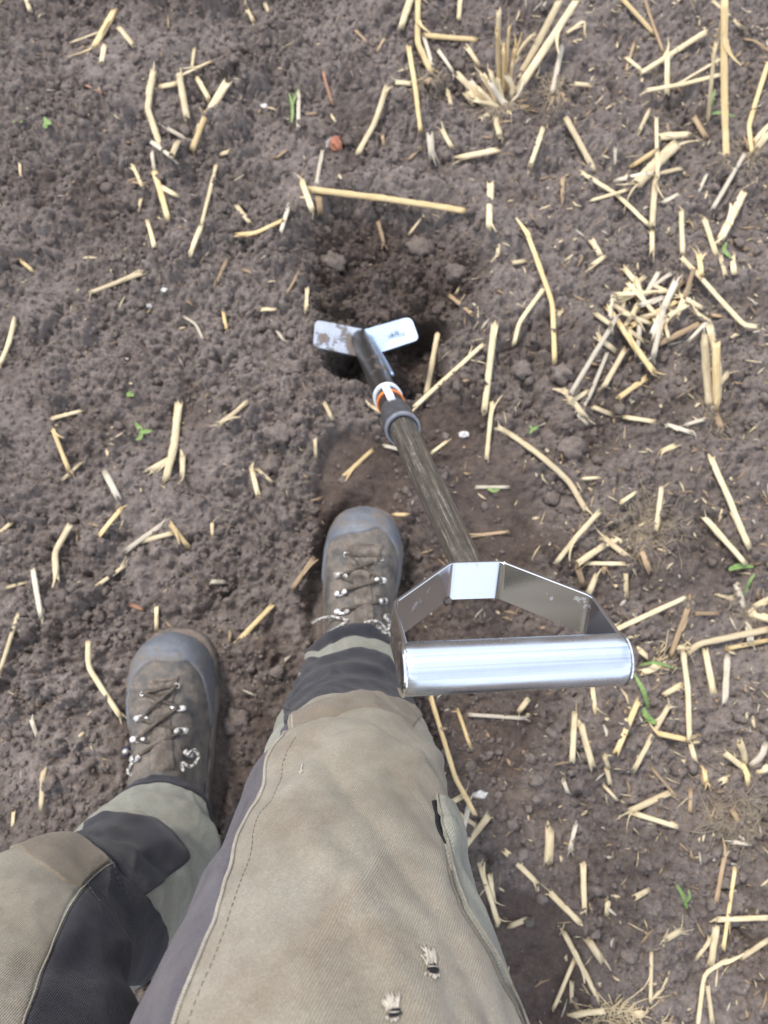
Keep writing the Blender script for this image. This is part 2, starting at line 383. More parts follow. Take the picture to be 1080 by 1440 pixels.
moist_shade = np.clip(.95 * np.maximum(hole, pocket) + .85 * bowl + .55 * press * (1 - boots) + .5 * boots + .55 * (1 - sstep(.9, 1.75, np.minimum(ell(GX, GY, c_rb, .075, .19), ell(GX, GY, c_lb + np.array((.05, 0)), .085, .19)))) * (1 - boots) + .35 * sstep(-.05, .4, fbm(GX * 3.3 + 8, GY * 3.3, 4)) + .55 * (1 - sstep(.08, .26, np.abs(GX - .13))) * sstep(.60, .30, GY) + .45 * sstep(.05, .30, fbm(GX * 8 + 2, GY * 8 + 50, 4)) - .12, 0, 1)  # damp of the dug soil, plus shade beside the boots put into the colour
me = bpy.data.meshes.new('ground')
me.vertices.add(nr * nc); me.vertices.foreach_set('co', np.stack((GX, GY, GZ), -1).astype(np.float32).ravel())
ii = (np.arange(nr - 1)[:, None] * nc + np.arange(nc - 1)[None]).ravel()
Q = np.stack((ii, ii + 1, ii + 1 + nc, ii + nc), -1).astype(np.int32)
me.loops.add(Q.size); me.loops.foreach_set('vertex_index', Q.ravel()); me.polygons.add(len(Q))
me.polygons.foreach_set('loop_start', np.arange(0, Q.size, 4, dtype=np.int32)); me.polygons.foreach_set('loop_total', np.full(len(Q), 4, np.int32))
me.update(); me.polygons.foreach_set('use_smooth', np.ones(len(Q), bool))
me.attributes.new('moist_shade', 'FLOAT', 'POINT').data.foreach_set('value', moist_shade.astype(np.float32).ravel())
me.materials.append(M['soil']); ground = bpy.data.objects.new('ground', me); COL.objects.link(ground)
tag(ground, 'dark crumbly bare field soil with a dug hole', 'soil', kind='structure')

IX = np.where((gx > -.8199) & (gx < .8199))[0]; IY = np.where((gy > -.5499) & (gy < 1.3599))[0]; X00, Y00 = gx[IX[0]], gy[IY[0]]; GC_ = GZ[IY[0]:IY[-1] + 1, IX[0]:IX[-1] + 1]
def hq(x, y):
    """ground height looked up in the dense part of the sheet"""
    a = np.clip((np.asarray(x, float) - X00) / .0026, 0, GC_.shape[1] - 1.001); b_ = np.clip((np.asarray(y, float) - Y00) / .0026, 0, GC_.shape[0] - 1.001)
    i = a.astype(int); j = b_.astype(int); f = a - i; g = b_ - j
    return (GC_[j, i] * (1 - f) + GC_[j, i + 1] * f) * (1 - g) + (GC_[j + 1, i] * (1 - f) + GC_[j + 1, i + 1] * f) * g
def gpt(u, v, lift=0.0):
    z = 0.0
    for _ in range(4):
        p = at_z(u, v, z + lift); z = float(hq(p[0], p[1]))
    return np.array((p[0], p[1], z + lift))

# loose crumbs: uncountable, one object
def scatter_lumps(pts, sizes, V0, F0, amt):
    n = len(pts); k = len(V0); F0 = np.array(F0)
    out = np.empty((n, k, 3))
    for i in range(n):
        a = RNG.rand() * 6.283; ca, sa = math.cos(a), math.sin(a)
        sv = np.array((1, .65 + .35 * RNG.rand(), .5 + .35 * RNG.rand())) * sizes[i]
        W = V0 * (1 + amt * (RNG.rand(k, 1) - .5)) * sv
        out[i, :, 0] = W[:, 0] * ca - W[:, 1] * sa; out[i, :, 1] = W[:, 0] * sa + W[:, 1] * ca; out[i, :, 2] = W[:, 2]
    out += pts[:, None, :]
    return out.reshape(-1, 3), (F0[None] + (np.arange(n) * k)[:, None, None]).reshape(-1, 3)
def sample_ground(n, dens):
    out = []
    while len(out) < n:
        x = RNG.uniform(-.82, .82, 4000); y = RNG.uniform(-.5, 1.33, 4000); d = dens(x, y)
        k = RNG.rand(4000) < d; out += list(zip(x[k], y[k]))
    return np.array(out[:n])
def crumb_density(x, y):
    h_, p_, b_, pr, bo = masks(x, y)
    return np.clip(.26 + .75 * b_ * (1 - .6 * h_) + .4 * sstep(0, .4, fbm(x * 5 + 3, y * 5, 3)) + .22 * sstep(.1, -.3, x), 0, 1) * (1 - .92 * pr) * (1 - bo)
pa = sample_ground(24000, crumb_density); sa_ = .0016 + .0026 * RNG.rand(len(pa)) ** 2
pb = sample_ground(2600, crumb_density); sb_ = .0040 + .0062 * RNG.rand(len(pb)) ** 3
A3 = np.column_stack((pa, hq(pa[:, 0], pa[:, 1]) + sa_ * .25)); B3 = np.column_stack((pb, hq(pb[:, 0], pb[:, 1]) + sb_ * .2))
V1, F1 = scatter_lumps(A3, sa_, ICO_V, ICO_F, 1.0); V2, F2 = scatter_lumps(B3, sb_, ICO2_V, ICO2_F, .75)
VV = np.vstack((V1, V2)); FF = np.vstack((F1, F2 + len(V1)))
me = bpy.data.meshes.new('soil_crumbs'); me.vertices.add(len(VV)); me.vertices.foreach_set('co', VV.astype(np.float32).ravel())
me.loops.add(FF.size); me.loops.foreach_set('vertex_index', FF.astype(np.int32).ravel()); me.polygons.add(len(FF))
me.polygons.foreach_set('loop_start', np.arange(0, FF.size, 3, dtype=np.int32)); me.polygons.foreach_set('loop_total', np.full(len(FF), 3, np.int32)); me.update()
h_, p_, b_, pr, bo = masks(VV[:, 0], VV[:, 1])
me.attributes.new('moist_shade', 'FLOAT', 'POINT').data.foreach_set('value', np.clip(.8 * b_ + .6 * h_ + .25 * sstep(-.05, .4, fbm(VV[:, 0] * 3.3 + 8, VV[:, 1] * 3.3, 4)), 0, 1).astype(np.float32))
me.materials.append(M['clod']); o = bpy.data.objects.new('soil_crumbs', me); COL.objects.link(o)
tag(o, 'loose crumbs of dark soil strewn all over the field', 'soil crumbs', kind='stuff')

# single clods one can point at
CLODS = [(733, 522, 15, 'rounded grey soil clod below the bent golden straw, left of its pair'), (790, 527, 17, 'rounded grey soil clod, right one of the pair under the bent straw'),
         (803, 632, 19, 'large soil clod just under the long curved straw right of the shaft'), (775, 700, 12, 'small pale soil clod right of the tool shaft, above the handle'),
         (801, 714, 17, 'soil clod touching the lower tip of the long curved straw'), (334, 1014, 19, 'smooth round soil clod between the two boots'),
         (395, 612, 19, 'big pale soil clod left of the pressed patch before the forward boot'), (383, 655, 15, 'pale flat soil clod left of the forward boot toe'),
         (590, 352, 19, 'crumbly soil clod on the slope just above the hole'), (470, 372, 16, 'dark soil clod on the far left slope of the hole'),
         (640, 385, 15, 'dark soil clod on the far right slope of the hole'), (412, 520, 16, 'soil clod at the left edge of the hole near the muddy plate')]
def lump(c, r, V0, F0, seed, rough=.28, sq=(1, .85, .7)):
    rs = np.random.RandomState(seed); d = V0 + rs.rand(3) * 9
    n = fbm(d[:, 0] * 1.6 + d[:, 2], d[:, 1] * 1.6 - d[:, 2] * .7, 4, .7)
    return c + V0 * (1 + rough * n)[:, None] * r * np.array(sq)
for i, (u, v, r, lab) in enumerate(CLODS):
    p = gpt(u, v); R = r * (proj(p)[2]) / FPX
    o = mesh_obj('soil_clod', lump(p + np.array((0, 0, R * .25)), R, ICO3_V, ICO3_F, 40 + i, .6), ICO3_F, M['clod'])
    tag(o, lab, 'soil clod', 'loose soil clods lying by the hole and boots')

# ================================================================== surfaces with traced panels
class Surf:
    """a surface S(p, q); pick() finds the place on it that shows at a photo pixel"""
    def __init__(s, f, p, q, n=150, m_=150):
        s.f = s.fp = f; s.P = np.linspace(*p, n); s.Q = np.linspace(*q, m_); a, b_ = np.meshgrid(s.P, s.Q, indexing='ij')
        X = f(a.ravel(), b_.ravel()); s.a, s.b = a.ravel(), b_.ravel(); s.X = X
        s.nrm = s.normal(s.a, s.b, X); d = CAM - X
        s.vis = (s.nrm * d).sum(1) > 0
        D = X - CAM; sd_ = D @ FW; s.u = 540 + FPX * D[:, 0] / sd_; s.v = 720 - FPX * (D @ UP) / sd_; s.s = sd_
    def normal(s, a, b_, X=None):
        e = 1e-3; X = s.f(a, b_) if X is None else X
        A = s.f(a + e, b_) - X; B = s.f(a, b_ + e) - X; n_ = np.cross(A, B); n_ /= np.linalg.norm(n_, axis=1)[:, None] + 1e-12
        return n_ * s.sign if hasattr(s, 'sign') else n_
    def pick(s, u, v):
        d = (s.u - u) ** 2 + (s.v - v) ** 2 + np.where(s.vis & (s.s > .05), 0, 1e9) + s.s * 4
        i = int(np.argmin(d)); a, b_ = s.a[i], s.b[i]; da = s.P[1] - s.P[0]; db = s.Q[1] - s.Q[0]
        for _ in range(3):
            ga, gb = np.meshgrid(np.linspace(a - da, a + da, 9), np.linspace(b_ - db, b_ + db, 9)); ga = ga.ravel(); gb = gb.ravel()
            X = s.fp(ga, gb); D = X - CAM; sd_ = D @ FW
            e = (540 + FPX * D[:, 0] / sd_ - u) ** 2 + (720 - FPX * (D @ UP) / sd_ - v) ** 2
            j = int(np.argmin(e)); a, b_ = ga[j], gb[j]; da /= 4; db /= 4
        return a, b_
    def on(s, a, b_, lift=0):
        a = np.atleast_1d(np.asarray(a, float)); b_ = np.atleast_1d(np.asarray(b_, float)); X = s.f(a, b_)
        return X + s.normal(a, b_, X) * lift
    def at(s, u, v, lift=0): a, b_ = s.pick(u, v); return s.on(a, b_, lift)[0]
def resample(C, n):
    C = np.asarray(C, float); x = np.linspace(0, 1, len(C)); L = np.concatenate(([0], np.cumsum(np.linalg.norm(np.diff(C, axis=0) * np.array((1, .12)), axis=1)))); L /= L[-1]
    X = np.linspace(0, 1, n); return np.column_stack((np.interp(X, L, C[:, 0]), np.interp(X, L, C[:, 1])))
def smooth_line(C, k=2):
    C = C.copy()
    for _ in range(k): C[1:-1] = (C[:-2] + 2 * C[1:-1] + C[2:]) / 4
    return C
def edge_pts(S, E):
    out = []
    for e in E:
        if e[0] == 'tq': out.append((e[1], e[2]))
        elif len(e) == 4: a, b_ = S.pick(e[0], e[1]); out.append((a + e[2], b_ + e[3]))
        else: out.append(S.pick(*e))
    return out
def panel(S, left, right, name, material, parent, lift=.0014, nr_=90, nq=44, fn=None, edge=.10):
    """a piece of cloth or rubber laid over S between two traced edges, its rim turned down to S"""
    A = smooth_line(resample(edge_pts(S, left), nr_)); B = smooth_line(resample(edge_pts(S, right), nr_))
    q = np.linspace(0, 1, nq); C = A[:, None] * (1 - q)[None, :, None] + B[:, None] * q[None, :, None]
    r = np.linspace(0, 1, nr_)[:, None] * np.ones(nq)[None]; qq = np.ones(nr_)[:, None] * q[None]
    e = np.minimum(np.minimum(r, 1 - r) * 2.2, np.minimum(qq, 1 - qq)) / (edge * .35)
    L = lift * np.clip(e, -1, 1) ** .5 - .0012 * (e <= 0)
    if fn is not None: L = L + fn(r, qq)
    X = S.f(C[..., 0].ravel(), C[..., 1].ravel()); X = X + S.normal(C[..., 0].ravel(), C[..., 1].ravel(), X) * L.ravel()[:, None]
    uvs = np.column_stack((C[..., 1].ravel() * .11, C[..., 0].ravel() * .45))
    return mesh_obj(name, X, grid_faces(nr_, nq), material, parent, True, uvs)
def line_on(S, px, name, material, parent, r=.0007, lift=.0008, dash=None, n=160):
    C = smooth_line(resample(edge_pts(S, px), n), 3); X = S.on(C[:, 0], C[:, 1], lift)
    mb = MB()
    if dash is None: mb.add(*tube(X, r, 5))
    else:
        d = np.concatenate(([0], np.cumsum(np.linalg.norm(np.diff(X, axis=0), axis=1)))); s0 = 0
        while s0 + dash[0] < d[-1]:
            w_ = np.linspace(s0, s0 + dash[0], 4); mb.add(*tube(np.column_stack([np.interp(w_, d, X[:, k]) for k in range(3)]), r, 4)); s0 += dash[0] + dash[1]
    return mb.build(name, material, parent)

# ================================================================== THE PERSON
person = empty('person', (-.16, -.02, 0), 'person standing over the hole in muddy work trousers and laced hiking boots', 'person')

# ---- boots
BL = .298
by = np.array((0, .006, .02, .05, .10, .15, .20, .235, .262, .280, .291, .2965, .298))
bw = np.array((.004, .022, .033, .039, .0405, .045, .0525, .0535, .049, .0395, .026, .012, .003))
bh = np.array((.08, .120, .140, .148, .138, .112, .095, .085, .076, .064, .048, .034, .026))
from_pts = lambda xs, ys: (lambda x: np.interp(x, xs, ys))
yy = np.linspace(0, BL, 400)
def sm(a, k=9):
    ker = np.hanning(k + 2)[1:-1]; ker /= ker.sum(); return np.convolve(np.pad(a, k // 2, mode='edge'), ker, 'valid')
W_ = sm(np.interp(yy, by, bw), 9); H_ = sm(np.interp(yy, by, bh), 15)
def make_boot(base, rot, side, toe_px_l, toe_px_r, hooks_l, hooks_r, eyes, tongue_l, tongue_r, z0, label):
    ca, sa = math.cos(rot), math.sin(rot)
    def place(L): return np.column_stack((base[0] + L[:, 0] * ca - L[:, 1] * sa, base[1] + L[:, 0] * sa + L[:, 1] * ca, z0 + L[:, 2]))
    def f(p, q):                      # p 0 heel .. 1 toe, q angle from the right sole edge over the top to the left
        p = np.clip(p, 0, 1); y = BL * (1 - (1 - p) ** 1.6); wv = np.interp(y, yy, W_); hv = np.interp(y, yy, H_)
        c, s = np.cos(q), np.sin(q); ex = np.interp(y, (0, .13, .22, .3), (.75, .78, .62, .7))
        x = wv * np.sign(c) * np.abs(c) ** ex; zz = hv * np.clip(s, 0, 1) ** .82
        x = x + side * .004 * sstep(.12, .28, y) * -1
        dent = .0030 * fbm(x * 55 + 3 * side, y * 55, 3) + .0022 * np.sin(y * 400 + 12 * x * side + 2 * fbm(x * 40, y * 40, 2)) * sstep(.17, .2, y) * (1 - sstep(.225, .245, y)) * np.clip(s, 0, 1)
        return place(np.column_stack((x, y, .026 + zz * .94 + dent * s)))
    S = Surf(f, (0.002, 1), (0.0, math.pi), 160, 120)
    if (S.nrm[:, 2].mean() < 0): S.sign = -1; S.nrm = -S.nrm; S.vis = (S.nrm * (CAM - S.X)).sum(1) > 0
    P, Q_ = np.meshgrid(np.linspace(0, 1, 110), np.linspace(0, math.pi, 60), indexing='ij')
    X = f(P.ravel(), Q_.ravel()); boot = mesh_obj('boot', X, grid_faces(110, 60), M['boot'], person, True, np.column_stack((P.ravel(), Q_.ravel())))
    boot['label'] = label
    # sole: welt outline 5 mm wider, two layers
    o_ = [];
    for sgn in (1, -1):
        for i in (range(0, 400, 9) if sgn > 0 else range(399, -1, -9)):
            wv = W_[i] + .0045; o_.append((sgn * wv - side * .004 * float(sstep(.12, .28, yy[i])), -.004 + (yy[i] / BL) * (BL + .017)))
    o_ = np.array(o_); k = len(o_); rings = []
    for z, g in ((-.012, .965), (.004, 1.0), (.017, .99), (.0235, .985), (.026, .95)):
        c_ = np.array((0, BL / 2)); r_ = (o_ - c_) * g + c_; rings.append(place(np.column_stack((r_, np.full(k, z) + .0015 * np.sin(np.arange(k) * 1.1)))))
    mb = MB(); mb.add(np.vstack(rings), grid_faces(5, k, True) + [tuple(range(k))[::-1], tuple(4 * k + j for j in range(k))]); mb.build('sole', M['sole'], boot)
    panel(S, toe_px_l, toe_px_r, 'toe_cap', M['rand'], boot, .0022, 50, 60, edge=.08)
    panel(S, tongue_l, tongue_r, 'tongue', M['tongue'], boot, .0026, 60, 30, fn=lambda r, q: .0016 * np.sin(r * 34) * np.sin(q * 3.1416), edge=.3)
    # metal lace hooks, each a little plate with two bright rollers
    HP = {}
    for key, L in (('l', hooks_l), ('r', hooks_r)):
        for i, (u, v) in enumerate(L):
            a, b_ = S.pick(u, v); c_ = S.on(a, b_, .002)[0]; n_ = S.normal(np.array([a]), np.array([b_]))[0]; HP[key, i] = c_ + n_ * .0035
            T, ex, ey = frame_of(n_); ax = np.array((ca, sa, 0)); ax = ax - (ax @ n_) * n_; ax /= np.linalg.norm(ax); ay = np.cross(n_, ax); mb = MB()
            mb.add(lump(c_, 1, ICO2_V, ICO2_F, 5, 0, (1, 1, 1)) * 0 + c_ + ICO2_V @ np.array((ax * .0100, ay * .0046, n_ * .0020)), ICO2_F)
            for sg in (-1, 1):
                cc = c_ + ax * .0056 * sg + n_ * .002
                mb.add(cc + ICO2_V @ np.array((ax * .0046, ay * .0042, n_ * .0020)), ICO2_F)
            mb.build('lace_hook', M['hook'], boot)
    for i, (u, v) in enumerate(eyes):
        a, b_ = S.pick(u, v); c_ = S.on(a, b_, .0022)[0]; n_ = S.normal(np.array([a]), np.array([b_]))[0]; T, ex, ey = frame_of(n_)
        HP['e', i] = c_ + n_ * .001; th = np.linspace(0, 2 * math.pi, 15)
        mb = MB(); mb.add(*tube([c_ + .0033 * (math.cos(x) * ex + math.sin(x) * ey) for x in th], .0010, 6)); mb.build('eyelet', M['hook'], boot)
    # criss-cross lace
    rows = [(HP['e', 0], HP['e', 1])] + [(HP['l', i], HP['r', i]) for i in range(len(hooks_l))]; mb = MB()
    def cord(a, b_, r=.0025, sag=.004):
        m0 = (a + b_) / 2 + np.array((0, 0, sag)); mb.add(*tube(catmull([a, m0, b_], 14), r, 7))
    cord(rows[0][0], rows[0][1])
    for i in range(len(rows) - 1):
        cord(rows[i][0], rows[i + 1][1], sag=.0045); cord(rows[i][1], rows[i + 1][0], sag=.006)
    cord(rows[-1][0], rows[-1][1])
    mb.build('lace', M['lace'], boot)
    return boot, S, HP
lboot, LS, LH = make_boot(LB0, LROT, 1,
    [(176, 985), (181, 955), (188, 935), (200, 918)], [(291, 985), (288, 955), (281, 935), (270, 918)],
    [(200, 1009), (195, 1040), (193, 1067)], [(250, 997), (253, 1028), (262, 1060)], [(202, 977), (248, 966)],
    [(210, 1085), (211, 1040), (214, 1000), (206, 955)], [(246, 1085), (242, 1040), (240, 1000), (252, 950)], -.008,
    'muddy grey boot further back, its lace bow hanging open')
rboot, RS, RH = make_boot(RB0, RROT, -1,
    [(450, 800), (455, 775), (462, 755), (475, 738)], [(560, 800), (557, 775), (551, 755), (538, 738)],
    [(481, 809), (481, 835), (481, 862)], [(533, 816), (536, 845), (540, 867)], [(487, 780), (535, 788)],
    [(497, 890), (497, 850), (496, 815), (480, 765)], [(527, 890), (524, 850), (520, 815), (540, 765)], -.008,
    'muddy grey boot set forward toward the tool shaft')
# toe caps: cover the toe in front of the traced line
def toe_cover(S, px, boot):
    E = edge_pts(S, px); q = np.array([e[1] for e in E]); p = np.array([e[0] for e in E]); o_ = np.argsort(q); q, p = q[o_], p[o_]
    n1, n2 = 46, 70; qq = np.linspace(.02, math.pi - .02, n2); p0 = sm(np.interp(qq, q, p), 7); V = []; 
    for j in range(n2):
        V.append(np.column_stack((np.linspace(p0[j], .9995, n1), np.full(n1, qq[j]))))
    C = np.array(V).transpose(1, 0, 2); k = np.linspace(0, 1, n1)[:, None] * np.ones(n2)[None]
    L = .0026 * np.clip(k / .05, 0, 1) ** .5 - .001 * (k <= 0)
    X = S.f(C[..., 0].ravel(), C[..., 1].ravel()); X = X + S.normal(C[..., 0].ravel(), C[..., 1].ravel(), X) * L.ravel()[:, None]
    mesh_obj('toe_cap', X, grid_faces(n1, n2), M['rand'], boot, True, C.reshape(-1, 2))
for b_ in (lboot, rboot):
    for c_ in list(b_.children):
        if c_.name.startswith('toe_cap'): bpy.data.objects.remove(c_)
toe_cover(LS, [(172, 1030), (180, 985), (195, 945), (215, 930), (240, 934), (265, 930), (282, 950), (291, 985), (296, 1030)], lboot)
toe_cover(RS, [(444, 850), (450, 810), (462, 765), (485, 752), (508, 750), (530, 742), (550, 760), (560, 800), (563, 850)], rboot)
# lace ends
def cord_loop(px, boot, r=.0022, name='lace_bow'):
    P = [at_z(u, v, z) for u, v, z in px]; mb = MB(); mb.add(*tube(catmull(P, 40), r, 7)); return mb.build(name, M['cord'], boot)
cord_loop([(263, 1062, .115), (274, 1055, .115), (279, 1066, .11), (268, 1078, .115), (256, 1073, .12), (258, 1085, .12)], lboot)
cord_loop([(192, 1066, .12), (180, 1085, .12), (196, 1096, .125), (187, 1112, .12), (168, 1122, .11), (162, 1130, .10)], lboot)
cord_loop([(194, 1070, .12), (205, 1084, .128), (192, 1100, .13), (178, 1118, .118)], lboot)
p = at_z(178, 1057, .10); mb = MB(); mb.add(*tube(catmull([at_z(196, 1066, .118), at_z(186, 1058, .11), p], 10), .0018, 6)); mb.build('lace', M['lace'], lboot)
mb = MB(); mb.add(p + ICO2_V * .0065, ICO2_F); mb.build('lace_end', M['bead'], lboot)
mb = MB(); mb.add(p + np.array((0, 0, .004)) + ICO2_V * .0042, ICO2_F); mb.build('lace_end_tip', M['hook'], lboot)
cord_loop([(490, 873, .135), (470, 868, .13), (452, 870, .12), (440, 876, .11)], rboot)
cord_loop([(488, 874, .135), (476, 882, .135), (462, 890, .125), (454, 898, .12)], rboot)
cord_loop([(512, 876, .14), (530, 874, .14), (545, 888, .13), (552, 900, .12)], rboot)
cord_loop([(540, 867, .135), (548, 876, .13), (542, 890, .13), (530, 880, .138)], rboot)

# ---- trousers
def make_leg(K, wr):
    """K rows: centre xyz, half width a, half depth b"""
    K = np.array(K, float); n0 = 400; C = catmull(K, n0); tt = np.linspace(0, 1, n0)
    T = np.gradient(C[:, :3], axis=0); T /= np.linalg.norm(T, axis=1)[:, None]
    X = np.array((1.0, 0, 0)) - T[:, :1] * T; X /= np.linalg.norm(X, axis=1)[:, None]; Fr = np.cross(T, X)
    def f(p, q, wrinkle=True):
        p = np.asarray(p, float); q = np.asarray(q, float); I = lambda A: np.stack([np.interp(p, tt, A[:, k]) for k in range(A.shape[1])], -1)
        c, x, fr = I(C), I(X), I(Fr); a, b_ = c[:, 3], c[:, 4]; nn = np.sin(q)[:, None] * x * a[:, None] + np.cos(q)[:, None] * fr * b_[:, None]
        d = nn / np.linalg.norm(nn, axis=1)[:, None]
        return c[:, :3] + nn + d * (wr(p, q)[:, None] if wrinkle else 0)
    S = Surf(lambda p, q: f(p, q, False), (0.0, 1.0), (-math.pi, math.pi), 200, 200)
    mid = S.X - np.stack([np.interp(S.a, tt, C[:, k]) for k in range(3)], -1)
    if ((S.nrm * mid).sum(1).mean() < 0): S.sign = -1; S.nrm = -S.nrm; S.vis = (S.nrm * (CAM - S.X)).sum(1) > 0
    S.f = f; return S
def ridge(p, q, p0, q0, slope, wd, lo=-9, hi=9):
    d = (p - p0) - slope * (q - q0); return np.exp(-(d / wd) ** 2) * sstep(lo - .25, lo + .25, q) * (1 - sstep(hi - .25, hi + .25, q))
def creases(p, q, k):
    a = 1 - (np.sqrt(fbm(p * 8 + k + .8 * q, q * .7 - 2.2 * p + k, 2) ** 2 + .006) - .07) * 2.2; b_ = 1 - (np.sqrt(fbm(p * 15 - .9 * q + k * 2, q * 1.2 + 3 * p, 2) ** 2 + .008) - .08) * 2.2
    return .0034 * np.clip(a, 0, 1) ** 2 + .0016 * np.clip(b_, 0, 1) ** 2
def wr_r(p, q):
    n = .0022 * fbm(p * 7 + 2, q * 1.1, 3) + .0011 * fbm(p * 22, q * 2.6 + 4, 3)
    n = n + .0036 * ridge(p, q, .66, .2, .16, .020, -.3, 1.4) - .0030 * ridge(p, q, .60, .3, .16, .018, -.2, 1.4) + .0030 * ridge(p, q, .53, .35, -.12, .014, -.1, 1.3)
    n = n - .0028 * ridge(p, q, .74, 0, .05, .018, -1.0, .9) + .0034 * ridge(p, q, .79, 0, .06, .02, -1.0, .9)
    n = n + .005 * np.sin(p * 95 + 1.5 * np.sin(q * 2)) * (1 - sstep(.08, .30, p)) * .8
    n = n - .004 * ridge(p, q, .455, .1, .03, .012, -1.2, 1.2) + .006 * ridge(p, q, .49, .0, .02, .03, -1.1, 1.1)
    return n + creases(p, q, 3.0)
def wr_l(p, q):
    n = .0025 * fbm(p * 7 + 12, q * 1.2 + 5, 3) + .001 * fbm(p * 22 + 3, q * 2.6 + 4, 3)
    n = n + .009 * ridge(p, q, .13, .3, -.028, .028, -1.6, 1.6) - .007 * ridge(p, q, .19, .3, -.02, .022, -1.4, 1.5) + .011 * ridge(p, q, .26, 0, .035, .03, -2.4, 1.7)
    n = n - .008 * ridge(p, q, .335, .6, -.03, .022, -.5, 2.6) + .006 * ridge(p, q, .40, .7, -.04, .03, -.2, 2.6)
    n = n - .006 * ridge(p, q, .52, 1.3, -.06, .02, .4, 2.8) + .003 * ridge(p, q, .62, 1.2, -.12, .03, .2, 2.8)
    return n + creases(p, q, 8.0)
RK = [(-.039, .044, .122, .052, .051), (-.037, .010, .200, .057, .056), (-.035, -.027, .300, .067, .061), (-.032, -.051, .385, .071, .064),
      (-.028, -.074, .458, .073, .067), (-.030, -.118, .545, .080, .075), (-.030, -.178, .632, .099, .092), (-.034, -.262, .740, .112, .105), (-.045, -.352, .858, .116, .118), (-.060, -.385, .93, .115, .125)]
LK = [(-.262, -.131, .122, .056, .051), (-.263, -.160, .178, .071, .060), (-.258, -.178, .250, .066, .062), (-.258, -.182, .345, .066, .066),
      (-.266, -.180, .462, .072, .068), (-.249, -.215, .560, .092, .078), (-.229, -.266, .660, .109, .092), (-.232, -.325, .770, .110, .105), (-.222, -.372, .868, .114, .118), (-.208, -.388, .93, .115, .125)]
RL = make_leg(RK, wr_r); LL = make_leg(LK, wr_l)
mb = MB()
for S in (RL, LL):
    n1, n2 = 330, 200; pp = np.linspace(0, 1, n1); qq = np.linspace(-math.pi, math.pi, n2, endpoint=False)
    P, Q_ = np.meshgrid(pp, qq, indexing='ij'); X = S.f(P.ravel(), Q_.ravel())
    mb.add(X, grid_faces(n1, n2, True), np.column_stack((Q_.ravel() * .11, P.ravel() * .45)))
    inner = S.on(np.full(n2, .045), qq, -.006); hem = np.vstack((S.on(np.zeros(n2), qq, 0), S.on(np.full(n2, .002), qq, -.004), inner))
    mb.add(hem, grid_faces(3, n2, True), np.zeros((3 * n2, 2)))
# seat and waist
rings = []; nn_ = 64
for cx, cy, cz, a, b_ in ((-.134, -.37, .80, .10, .10), (-.134, -.385, .85, .175, .135), (-.134, -.40, .92, .192, .145), (-.134, -.41, 1.0, .178, .135), (-.134, -.412, 1.03, .172, .13), (-.134, -.412, 1.03, .15, .11)):
    rings += [(cx + a * math.cos(x), cy + b_ * math.sin(x), cz) for x in np.linspace(0, 2 * math.pi, nn_, endpoint=False)]
mb.add(np.array(rings), grid_faces(6, nn_, True) + [tuple(range(nn_))[::-1], tuple(5 * nn_ + j for j in range(nn_))])
trousers = mb.build('trousers', M['clean'], person)
trousers['label'] = 'muddy beige and dark panelled work trousers with torn holes on the thigh'
PI = math.pi
# right leg: hem band, dark shin panel, faded inner side panel, beige front, pocket
ring = lambda t0: [('tq', t0, -PI), ('tq', t0, -PI / 2), ('tq', t0, 0), ('tq', t0, PI / 2), ('tq', t0, PI)]
panel(RL, ring(.001), [('tq', .10, -PI), (437, 918, 0, -.25), (470, 912), (500, 901), (530, 900), (548, 904, 0, .3), ('tq', .10, PI)], 'hem_band', M['navy'], trousers, .0016, 160, 24)
panel(RL, [(406, 950), (430, 938), (470, 924), (510, 920), (550, 932), (585, 950), (604, 985, 0, .6)],
      [(404, 1030), (414, 1012), (440, 1000), (475, 985), (510, 980), (550, 985), (590, 1010), (616, 1060), (624, 1110, 0, .35)], 'shin_panel', M['navy'], trousers, .0012, 140, 50)
panel(RL, [(403, 950), (404, 975), (405, 1003)], [(414, 947), (416, 975), (416, 1005)], 'seam_strip', M['navy'], trousers, .0030, 50, 14, edge=.4)
FRONT_L = [(412, 1013), (402, 1040), (404, 1052), (383, 1082), (372, 1118), (356, 1145), (342, 1180), (328, 1225), (314, 1270), (300, 1310), (286, 1350), (272, 1385), (260, 1415), (248, 1445), (236, 1480), (190, 1600), (160, 1720)]
panel(RL, [(400, 1030), (384, 1060), (362, 1092), (338, 1125, 0, -.2), (318, 1180, 0, -.5), (290, 1250, 0, -.5), (250, 1340, 0, -.5), (215, 1440, 0, -.5), (200, 1480, 0, -.5), (150, 1600, 0, -.4), (120, 1720, 0, -.3)],
      [(u + 5, v) for u, v in FRONT_L], 'side_panel', M['purple'], trousers, .0010, 150, 40)
front = panel(RL, FRONT_L, [(u_, v_) for u_, v_ in ((510, 979), (548, 985), (585, 1005), (606, 1050), (618, 1100), (630, 1150), (645, 1200), (655, 1240), (672, 1290), (695, 1345), (722, 1400), (752, 1450), (775, 1490), (840, 1620), (900, 1740))],
      'front_panel', M['canvas'], trousers, .0022, 260, 110, edge=.03)
panel(RL, [(412, 1012), (440, 999), (475, 985), (510, 979), (550, 984), (588, 1008)], [(405, 1048), (440, 1026), (475, 1012), (510, 1006), (545, 1012), (578, 1030)], 'knee_patch', M['knee'], trousers, .0032, 90, 30, edge=.12)
line_on(RL, [(u + 5, v + 1) for u, v in FRONT_L], 'seam', M['seam'], trousers, .0016, .0024)
line_on(RL, [(u + 22, v + 4) for u, v in FRONT_L[2:]], 'stitching', M['stitch'], trousers, .00026, .0024, (.0026, .0020), 300)
POCK = [(597, 1128), (604, 1155), (614, 1190), (622, 1228), (640, 1285), (668, 1335), (698, 1390), (716, 1425), (735, 1470)]
